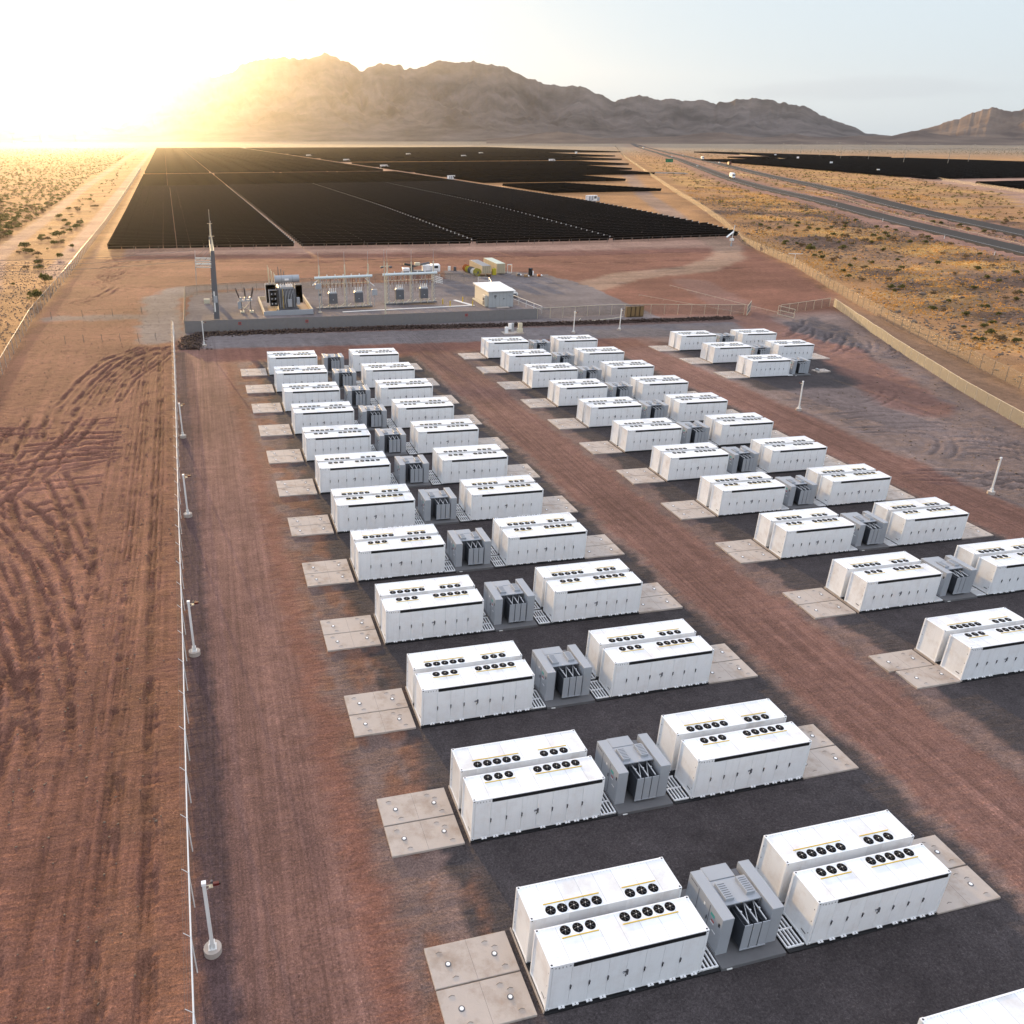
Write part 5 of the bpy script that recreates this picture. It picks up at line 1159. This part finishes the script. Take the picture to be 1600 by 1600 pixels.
# shipping containers
for x, y, m_, rm_, lb in ((59.3, 192.6, TAN, ROOFG, 'tan shipping container with dark grey roof beside the cable reels'), (64.2, 195.2, TAN, TANG, 'tan shipping container with pale green striped roof')):
    g = base('shipping_container', x, y, -.02); b = MB(); b.box(.04, 2.4, .04, 12.1, .12, 2.62, m_)
    for k in range(30): b.box(0, .04, .25+k*.4, .45+k*.4, .2, 2.55, m_); b.box(2.4, 2.44, .25+k*.4, .45+k*.4, .2, 2.55, m_)
    for xx in (0, 2.3):
        for yy in (0, 12.0): b.box(xx, xx+.14, yy, yy+.14, .1, 2.66, m_)
    b.build('body', g); b = MB(); b.box(.02, 2.42, .02, 12.1, 2.62, 2.68, rm_)
    if rm_ == TANG:
        for k in range(1, 6): b.box(.02, 2.42, k*2, k*2+.08, 2.68, 2.685, WHITE2)
    b.build('roof', g); b = MB(); b.box(.14, 1.2, 0, .04, .2, 2.55, m_); b.box(1.24, 2.3, 0, .04, .2, 2.55, m_)
    for xx in (.4, .9, 1.5, 2.0): b.box(xx, xx+.04, -.03, 0, .2, 2.55, GALVD)
    b.build('door', g); tag(g, lb, 'shipping container', 'shipping containers behind the substation')
OLIVE = mat('olive_reel', (.34, .30, .04), .6)
for (x, y), m_, r_, lb in zip(((58.2, 193.3), (57.9, 195.2), (57.7, 197.0), (57.5, 198.8), (57.4, 200.6)), (OLIVE, PIPE, GREYD, YEL2, ORANGE), (1.0, .85, .9, .85, .95), ('olive cable reel, nearest of the row beside the tan container', 'pale cable reel behind the olive one', 'dark cable reel in the middle of the row', 'yellow cable reel, next to last in the row', 'orange red cable reel at the far end of the row')):
    g = base('cable_reel', x, y, .15); b = MB(); b.tube((0, -.45, r_), (0, .45, r_), r_*.55, GREYD, 14); b.build('drum', g)
    for yy in (-.5, .42):
        b = MB(); b.tube((0, yy, r_), (0, yy+.08, r_), r_, m_, 22); b.tube((0, yy-.02, r_), (0, yy+.1, r_), r_*.28, SEAM, 10)
        for k in range(4): a = k*math.pi/4; b.box(-.03, .03, yy-.012, yy, r_*.3, r_*1.7, SEAM) if k == 0 else b.tube((math.cos(a)*r_*.9, yy-.01, r_+math.sin(a)*r_*.9), (-math.cos(a)*r_*.9, yy-.01, r_-math.sin(a)*r_*.9), .03, SEAM, 4)
        b.build('flange', g)
    tag(g, lb, 'cable reel', 'cable reels lined up beside the tan container')
for x, y, lb in ((58.9, 190.9, 'wooden spool bundle before the grey roofed container, left one'), (60.6, 190.9, 'wooden spool bundle before the grey roofed container, right one')):
    g = base('wooden_spool', x, y); b = MB()
    for z in (0, .75): b.cyl((0, 0), .75, z, z+.12, WOOD, 16)
    b.cyl((0, 0), .45, .12, .75, WOOD, 12); b.build('spool', g); b = MB(); b.cyl((0, 0), .6, .2, .68, mat('coiled_cable', (.12, .07, .04), .7), 14); b.build('cable', g); tag(g, lb, 'wooden spool', 'wooden spools in front of the containers')
g = base('yellow_tank', 63.3, 194.6); b = MB(); b.bev(-.5, .5, -.4, .4, 0, 1.7, YEL2, .1); b.cyl((0, 0), .15, 1.7, 1.85, SEAM, 8); b.build('tank', g); tag(g, 'upright yellow tank between the two shipping containers', 'tank')
g = base('white_door_frame', 68.7, 197.6); b = MB(); b.box(-.6, -.5, -.1, .1, 0, 2.2, PIPE); b.box(.6, .7, -.1, .1, 0, 2.2, PIPE); b.box(-.6, .7, -.1, .1, 2.2, 2.35, PIPE); b.box(-.6, .7, -.08, .08, 0, .1, PIPE); b.build('frame', g); tag(g, 'upright white frame right of the shipping containers', 'frame')
def pallet_load(x, y, label, m_, hh_):
    g = base('pallet_load', x, y, random.uniform(-.4, .4)); b = MB()
    for k in range(5): b.box(-.7, .7, -.55+k*.25, -.38+k*.25, .12, .15, WOOD)
    for k in (-.6, 0, .5): b.box(k, k+.1, -.55, .62, 0, .12, WOOD)
    b.build('pallet', g); b = MB(); b.bev(-.6, .2, -.45, .4, .15, .15+hh_, m_, .06); b.bev(.22, .65, -.4, .5, .15, .15+hh_*.6, WHITE2, .05); b.build('load', g); tag(g, label, 'pallet load', 'pallet loads on the gravel right of the containers')
pallet_load(69.6, 192.4, 'low grey pallet load right of the tan containers', GREYD, .5); pallet_load(72.8, 192.0, 'tall dark stack of crates among the pallet loads', BLACK, 1.9); pallet_load(74.9, 190.9, 'pallet load with white wrapping at the right end', ORANGE, .5); pallet_load(71.0, 190.4, 'brown pallet load in front of the dark stack', WOOD, .5)
for x, y, c_, lb in ((53.3, 203, PIPE, 'small white drum left of the cable reels'), (54.6, 202, SEAM, 'small black drum left of the cable reels')):
    g = base('oil_drum', x, y); b = MB(); b.cyl((0, 0), .4, 0, 1.1, c_, 14); b.cyl((0, 0), .42, .35, .39, c_, 14); b.cyl((0, 0), .42, .72, .76, c_, 14); b.build('barrel', g); tag(g, lb, 'drum')
# crane truck behind the switchgear
g = base('crane_truck', 39.0, 196.5, -.1); b = MB(); b.box(0, 9.0, -1.2, 1.2, .6, 1.0, GREYD); b.bev(7.2, 9.6, -1.2, 1.2, .7, 2.5, WHITE, .2); b.bev(5.0, 7.1, -1.15, 1.15, 1.0, 2.4, WHITE, .1); b.bev(-.2, 1.6, -1.1, 1.1, 1.0, 1.7, WHITE, .1); b.build('body', g)
b = MB(); b.box(9.2, 9.61, -1.0, 1.0, 1.6, 2.2, GLASS); b.box(8.0, 9.0, -1.22, -1.2, 1.6, 2.2, GLASS); b.build('windscreen', g)
b = MB(); b.cyl((2.2, 0), .5, 1.0, 1.8, SEAM, 12); b.tube((2.2, 0, 2.0), (7.0, 0, 2.9), .25, SEAM, 8); b.tube((2.6, 0, 2.2), (.2, 0, 2.7), .3, BLACK, 8); b.bev(3, 4.4, -.5, .5, 2.3, 3.0, CREAM, .1); b.build('boom', g)
for a in (1.0, 2.2, 8.2):
    for c in (-1.0, 1.0):
        b = MB(); b.tube((a, c-.15, .5), (a, c+.15, .5), .5, TYRE, 14); b.build('wheel', g)
tag(g, 'white crane truck with dark folded boom behind the switchgear', 'crane truck')
# small things in and near the substation
for x, y, lb in ((38.0, 153.9, 'yellow bollard at the white trench lid, back left one'), (38.9, 151.3, 'yellow bollard at the white trench lid, front left one'), (43.1, 156.0, 'yellow bollard at the white trench lid, back right one'), (43.9, 151.2, 'yellow bollard at the white trench lid, front right one')):
    g = base('bollard', x, y); b = MB(); b.cyl((0, 0), .12, -.05, 1.1, YELLOW, 10); b.cyl((0, 0), .12, 1.1, 1.18, YELLOW, 10, .05); b.build('post', g); tag(g, lb, 'bollard', 'yellow bollards by the control building')
g = base('trench_lid', 15.3, 148.1); b = MB(); b0 = Vector(g.location)
def ribbon(pts, wd, m_):
    for (a, c), (d, e) in zip(pts, pts[1:]):
        v = Vector((d-a, e-c, 0)); n = int(v.length/1.2)+1; nn = Vector((-v.y, v.x, 0)).normalized()*wd
        for k in range(n):
            p = Vector((a, c, 0))+v*(k/n); q = Vector((a, c, 0))+v*((k+.97)/n); za = GZ(p.x, p.y)+.09; zb = GZ(q.x, q.y)+.09; P0 = [Vector((p.x, p.y, za))-nn-b0, Vector((q.x, q.y, zb))-nn-b0, Vector((q.x, q.y, zb))+nn-b0, Vector((p.x, p.y, za))+nn-b0]
            b.add([v_-Vector((0, 0, .15)) for v_ in P0]+P0, [(3, 2, 1, 0), (4, 5, 6, 7), (0, 1, 5, 4), (1, 2, 6, 5), (2, 3, 7, 6), (3, 0, 4, 7)], m_)
ribbon([(15.3, 147.2), (43.6, 151.9)], .28, mat('white_concrete_lid', (.74, .72, .68), .7)); ribbon([(44.2, 151.6), (41.9, 158.6)], .4, MATS['white_concrete_lid'])
b.build('cover_slabs', g); tag(g, 'long white concrete trench lid running to the control building', 'trench lid')
g = base('meter_cabinets', 41.6, 123.2); b = MB(); b.bev(-.4, 3.4, -.6, 1.5, -.1, .15, CONC, .03); b.build('slab', g)
for x, h_, m_, y in ((-.1, 1.1, WHITE2, 0), (.85, 1.5, WHITE2, .8), (1.35, 1.55, GREY, .9), (2.5, 1.65, CREAM, .1)):
    b = MB(); b.bev(x, x+(.55 if x < 2 else .75), y, y+.45, .15+(.5 if x == .85 else 0), .15+h_, m_, .03); b.tube((x+.25, y+.2, 0), (x+.25, y+.2, .7), .05, GALVD, 6); b.build('cabinet', g)
b = MB(); b.bev(2.3, 3.3, -.1, .55, .15, .8, CREAM, .03); b.build('plinth', g); tag(g, 'group of small cabinets on a slab at the end of the middle block', 'cabinets')
g = base('panel_crate', 72.5, 135.9); 
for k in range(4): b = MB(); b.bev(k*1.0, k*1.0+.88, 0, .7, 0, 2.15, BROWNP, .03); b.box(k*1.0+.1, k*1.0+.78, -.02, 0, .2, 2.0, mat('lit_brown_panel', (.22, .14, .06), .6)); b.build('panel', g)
b = MB(); b.box(0, 3.9, .7, .78, 0, 2.2, SEAM); b.build('back_board', g); tag(g, 'four brown upright panels standing on the stone bank', 'storage panels')
g = base('hose', 62, 134.5); b = MB(); b.path([(x_-62, y_-134.5, GZ(x_, y_)-g.location.z+.05) for x_, y_ in ((62, 135.5), (61, 134), (62, 132.8), (65, 133.5), (69, 135), (72, 136.5))], .07, CREAM, 6); b.build('tube', g); tag(g, 'pale hose lying on the gravel left of the brown panels', 'hose')
for x, lb in ((-5.5, 'small dark red sign on the screened fence, left one'), (6.4, 'small dark red sign on the screened fence, middle one'), (37.5, 'small dark red sign on the screened fence, right one')):
    y = float(np.interp(x, [-14.8, 3, 20.8, 52.8], [130.6, 131.8, 133.2, 136.2])); g = base('warning_sign', x, y-.08, .07); b = MB(); b.bev(-.25, .25, -.02, .0, 1.15, 1.6, RED, .005); b.box(-.16, .16, -.026, -.02, 1.25, 1.5, SEAM); b.build('plate', g); tag(g, lb, 'sign', 'small red signs on the substation fence')
g = base('weather_mast', 165.5, 241.0, .2); b = MB(); b.cyl((0, 0), .3, 0, 1.8, GREY, 8, .2); b.bev(-.6, .6, -.5, .5, 1.8, 2.5, PIPE, .08); b.tube((0, 0, 2.5), (.5, 0, 6.9), .12, PIPE, 6); b.build('mast', g); b = MB(); q_ = [(-2.6, -.3, 3.0), (.3, -.3, 4.7), (.3, .3, 4.9), (-2.6, .3, 3.2)]; b.add(q_+[(x, y, z-.12) for x, y, z in q_], [(0, 1, 2, 3), (7, 6, 5, 4), (0, 4, 5, 1), (1, 5, 6, 2), (2, 6, 7, 3), (3, 7, 4, 0)], PIPE); b.build('tilted_board', g); tag(g, 'white mast with tilted board at the right corner of the solar field', 'weather mast')
g = base('antenna_post', 161.5, 201.3, -.4); b = MB(); b.tube((0, 0, 0), (0, 0, 3.0), .08, PIPE, 6); b.tube((-2.0, 0, 3.0), (2.0, 0, 3.0), .1, PIPE, 6); b.build('crossbar_post', g); tag(g, 'white T shaped post by the long fence', 'post')
# ------------------------------------------------------------------ traffic, road sign
def lane(pts, y, off):
    P = np.array(pts); x = float(np.interp(y, P[:, 1], P[:, 0])); x2 = float(np.interp(y+20, P[:, 1], P[:, 0])); a = math.atan2(20, x2-x)
    return x+off*math.sin(a), y-off*math.cos(a), a-math.pi/2
def semi(pts, y, off, col, label, flip):
    x, yy, a = lane(pts, y, off); g = empty('articulated_lorry', (x, yy, float(hh(x, yy))+.45), (0, 0, a+(math.pi if flip else 0)))
    b = MB(); b.bev(-1.3, 1.3, -8, 5.5, 1.2, 4.1, col, .05); b.build('trailer', g); b = MB(); b.bev(-1.25, 1.25, 6.2, 8.4, .6, 3.6, col, .25); b.bev(-1.1, 1.1, 8.3, 9.4, .6, 2.0, col, .2); b.build('cab', g)
    b = MB(); b.box(-1.1, 1.1, 8.36, 8.44, 2.2, 3.2, GLASS); b.build('windscreen', g)
    for yy_ in (-6.5, -5.3, 5, 8.4):
        for sx_ in (-1.1, 1.1): b = MB(); b.tube((sx_-.2, yy_, .5), (sx_+.2, yy_, .5), .5, TYRE, 10); b.build('wheel', g)
    tag(g, label, 'lorry', 'lorries on the highway')
semi(NEAR, 618, 1.5, WHITE, 'big white lorry on the near carriageway of the highway', True); semi(FARL, 1165, 1.5, WHITE, 'smaller looking white lorry far up the highway', True); semi(FARL, 905, 2, mat('dark_red_lorry', (.12, .04, .03), .5), 'dark red brown lorry on the far carriageway', False); semi(NEAR, 2300, 1.5, WHITE, 'tiny white lorry at the far end of the highway', True)
def car(pts, y, off, col, label):
    x, yy, a = lane(pts, y, off); g = empty('car', (x, yy, float(hh(x, yy))+.45), (0, 0, a)); b = MB(); b.bev(-.95, .95, -2.3, 2.3, .35, .95, col, .15); b.bev(-.8, .8, -1.4, 1.0, .9, 1.5, col, .25); b.build('body', g)
    b = MB(); b.box(-.7, .7, -1.42, -1.38, 1.0, 1.35, GLASS); b.box(-.7, .7, .96, 1.02, 1.0, 1.35, GLASS); b.build('window', g)
    for yy_ in (-1.45, 1.45):
        for sx_ in (-.85, .85): b = MB(); b.tube((sx_-.12, yy_, .34), (sx_+.12, yy_, .34), .34, TYRE, 10); b.build('wheel', g)
    tag(g, label, 'car', 'cars on the highway')
car(FARL, 990, 2, WHITE, 'white car following the dark red lorry'); car(NEAR, 880, -1.5, SILV, 'silver car on the near carriageway behind the big white lorry'); car(NEAR, 1330, 1.5, WHITE, 'white car far up the near carriageway'); car(FARL, 1420, 1, SILV, 'silver car far up the far carriageway'); car(NEAR, 1700, 1, GREYD, 'dark car at the far end of the near carriageway')
g = base('road_sign', 560, 985, -.5); b = MB(); b.tube((-2.5, 0, 0), (-2.5, 0, 5), .12, GALV); b.tube((2.5, 0, 0), (2.5, 0, 5), .12, GALV); b.build('post', g); b = MB(); b.bev(-4.5, 4.5, -.1, .0, 2.2, 6.2, GREEN, .02); b.build('sign_board', g); tag(g, 'green road sign beyond the highway', 'road sign')
g = base('culvert', 410, 735, -.75); b = MB(); b.box(-30, 26, -1.2, 1.0, -.1, .5, CONC); b.box(-27, 24, -.9, .4, .5, .9, GREY); b.build('slab', g); tag(g, 'long low concrete culvert beside the dirt road', 'culvert')
for (x, y), lb in zip(((237, 201), (255, 240), (272, 291), (300, 355)), ('white marker post beside the near carriageway, nearest', 'white marker post beside the near carriageway, second', 'white marker post beside the near carriageway, third', 'white marker post beside the near carriageway, farthest')):
    g = base('marker_post', x, y); b = MB(); b.box(-.1, .1, -.04, .04, -.1, 1.4, PIPE); b.box(-.1, .1, -.045, -.04, 1.1, 1.3, SEAM); b.build('post', g); tag(g, lb, 'marker post', 'marker posts beside the highway')
# ------------------------------------------------------------------ power lines
def pole(x, y, h_, label, group, arm=2.2):
    g = base('utility_pole', x, y, .6); b = MB(); b.tube((0, 0, -.3), (0, 0, h_), .32, mat('pale_wood_pole', (.42, .36, .29), .8), 7, .2); b.build('mast', g); b = MB(); b.box(-arm, arm, -.14, .14, h_-1.6, h_-1.35, MATS['pale_wood_pole']); b.box(-arm*.6, arm*.6, -.12, .12, h_-.5, h_-.3, MATS['pale_wood_pole'])
    for dx in (-arm+.1, 0, arm-.1): b.cyl((dx, 0), .12, h_-1.35, h_-.9, PIPE, 6)
    b.build('cross_arm', g); tag(g, label, 'utility pole', group); return Vector((x, y, GZ(x, y)+h_-.9))
def line(pts, lb):
    g = base('power_line', pts[0][0], pts[0][1]); o_ = Vector(g.location); b = MB()
    for off in (-2, 0, 2):
        for a, c in zip(pts, pts[1:]):
            d = (c-a).normalized(); n = Vector((-d.y, d.x, 0))*off; b.path([a.lerp(c, t)+n-Vector((0, 0, 4*t*(1-t)*min(5, (c-a).length*.03)))-o_ for t in np.linspace(0, 1, 9)], .045, mat('dull_wire', (.30, .28, .26), .9), 3)
    b.build('wire', g); tag(g, lb, 'power line', 'power lines beyond the highway')
tops = []
for k, (px_, yb, h_) in enumerate(((1560, 262, 24), (1512, 255, 23), (1411, 255, 23), (1360, 247, 22), (1345, 246, 22), (1300, 243, 21))[1:2]+((1480, 258, 24), (1411, 256, 24), (1356, 251, 23), (1313, 248, 23), (1280, 245.5, 23), (1250, 243, 23), (1222, 241, 23))):
    d = Fw+Rt*(px_-PCX)/FPX-Up*(yb-PCY)/FPX; t_ = -CAM[2]/d[2]; P = CAM+t_*d; tops.append(pole(P[0], P[1], 20, 'pale wooden power pole beyond the highway, %s from the right' % ('first', 'second', 'third', 'fourth', 'fifth', 'sixth', 'seventh', 'eighth')[k], 'power poles beyond the highway'))
tops.sort(key=lambda v: v.x); line([tops[-1]+Vector((60, -90, 0))]+tops[::-1], 'sagging wires strung along the near row of wooden poles')
tp2 = []
for k, (px_, yb) in enumerate(((1590, 243), (1560, 243), (1520, 240), (1460, 238), (1400, 236), (1350, 234.5), (1310, 233), (1275, 232))):
    d = Fw+Rt*(px_-PCX)/FPX-Up*(yb-PCY)/FPX; t_ = -CAM[2]/d[2]; P = CAM+t_*d; tp2.append(pole(P[0], P[1], 18, 'thin distant power pole in the back row, %s from the right' % ('first', 'second', 'third', 'fourth', 'fifth', 'sixth', 'seventh', 'eighth')[k], 'distant power poles in the back row', 3))
line(tp2, 'faint wires of the back row of poles')
for k, (px_, yb, h_) in enumerate(((22, 226, 46), (64, 224.5, 44), (118, 223, 42))):
    d = Fw+Rt*(px_-PCX)/FPX-Up*(yb-PCY)/FPX; t_ = -CAM[2]/d[2]; P = CAM+t_*d; g = base('lattice_pylon', P[0], P[1], .3); b = MB()
    for sx_ in (-1, 1):
        for sy_ in (-1, 1): b.tube((sx_*5, sy_*5, 0), (sx_*1.4, sy_*1.4, h_*.68), .35, GALVD, 4); b.tube((sx_*1.4, sy_*1.4, h_*.68), (sx_*6, 0, h_*.92), .3, GALVD, 4); b.tube((sx_*6, 0, h_*.92), (sx_*6.5, 0, h_), .25, GALVD, 4)
    for j in range(6): f = 1-j*.15; b.tube((-4.6*f, -4.6*f, j*h_*.11), (4.0*f, 4.0*f, (j+1)*h_*.11), .2, GALVD, 4); b.tube((4.6*f, -4.6*f, j*h_*.11), (-4.0*f, 4.0*f, (j+1)*h_*.11), .2, GALVD, 4)
    b.build('frame', g); b = MB(); b.box(-11, 11, -.5, .5, h_*.90, h_*.93, GALVD); b.build('cross_arm', g); tag(g, 'hazy lattice pylon in the sun glare, %s from the left' % ('first', 'second', 'third')[k], 'pylon', 'lattice pylons in the glare')
# far white sheds at the foot of the mountains
for k, (px_, yb, w_) in enumerate(((1063, 216.5, 60), (912, 215.8, 30), (1325, 216.5, 40))):
    d = Fw+Rt*(px_-PCX)/FPX-Up*(yb-PCY)/FPX; t_ = -CAM[2]/d[2]; P = CAM+t_*d*.55; g = base('shed', P[0], P[1], -.4); b = MB(); b.box(-w_/2, w_/2, -9, 9, 0, 9, WHITE2); b.build('wall', g); b = MB(); b.add([(-w_/2-1, -10, 9.01), (w_/2+1, -10, 9.01), (w_/2+1, 0, 12), (-w_/2-1, 0, 12), (w_/2+1, 10, 9.01), (-w_/2-1, 10, 9.01)], [(0, 1, 2, 3), (3, 2, 4, 5)], GREY); b.build('roof', g); tag(g, ('long white shed at the foot of the mountains', 'small white shed at the foot of the mountains, left one', 'small white shed at the foot of the right hills')[k], 'shed')
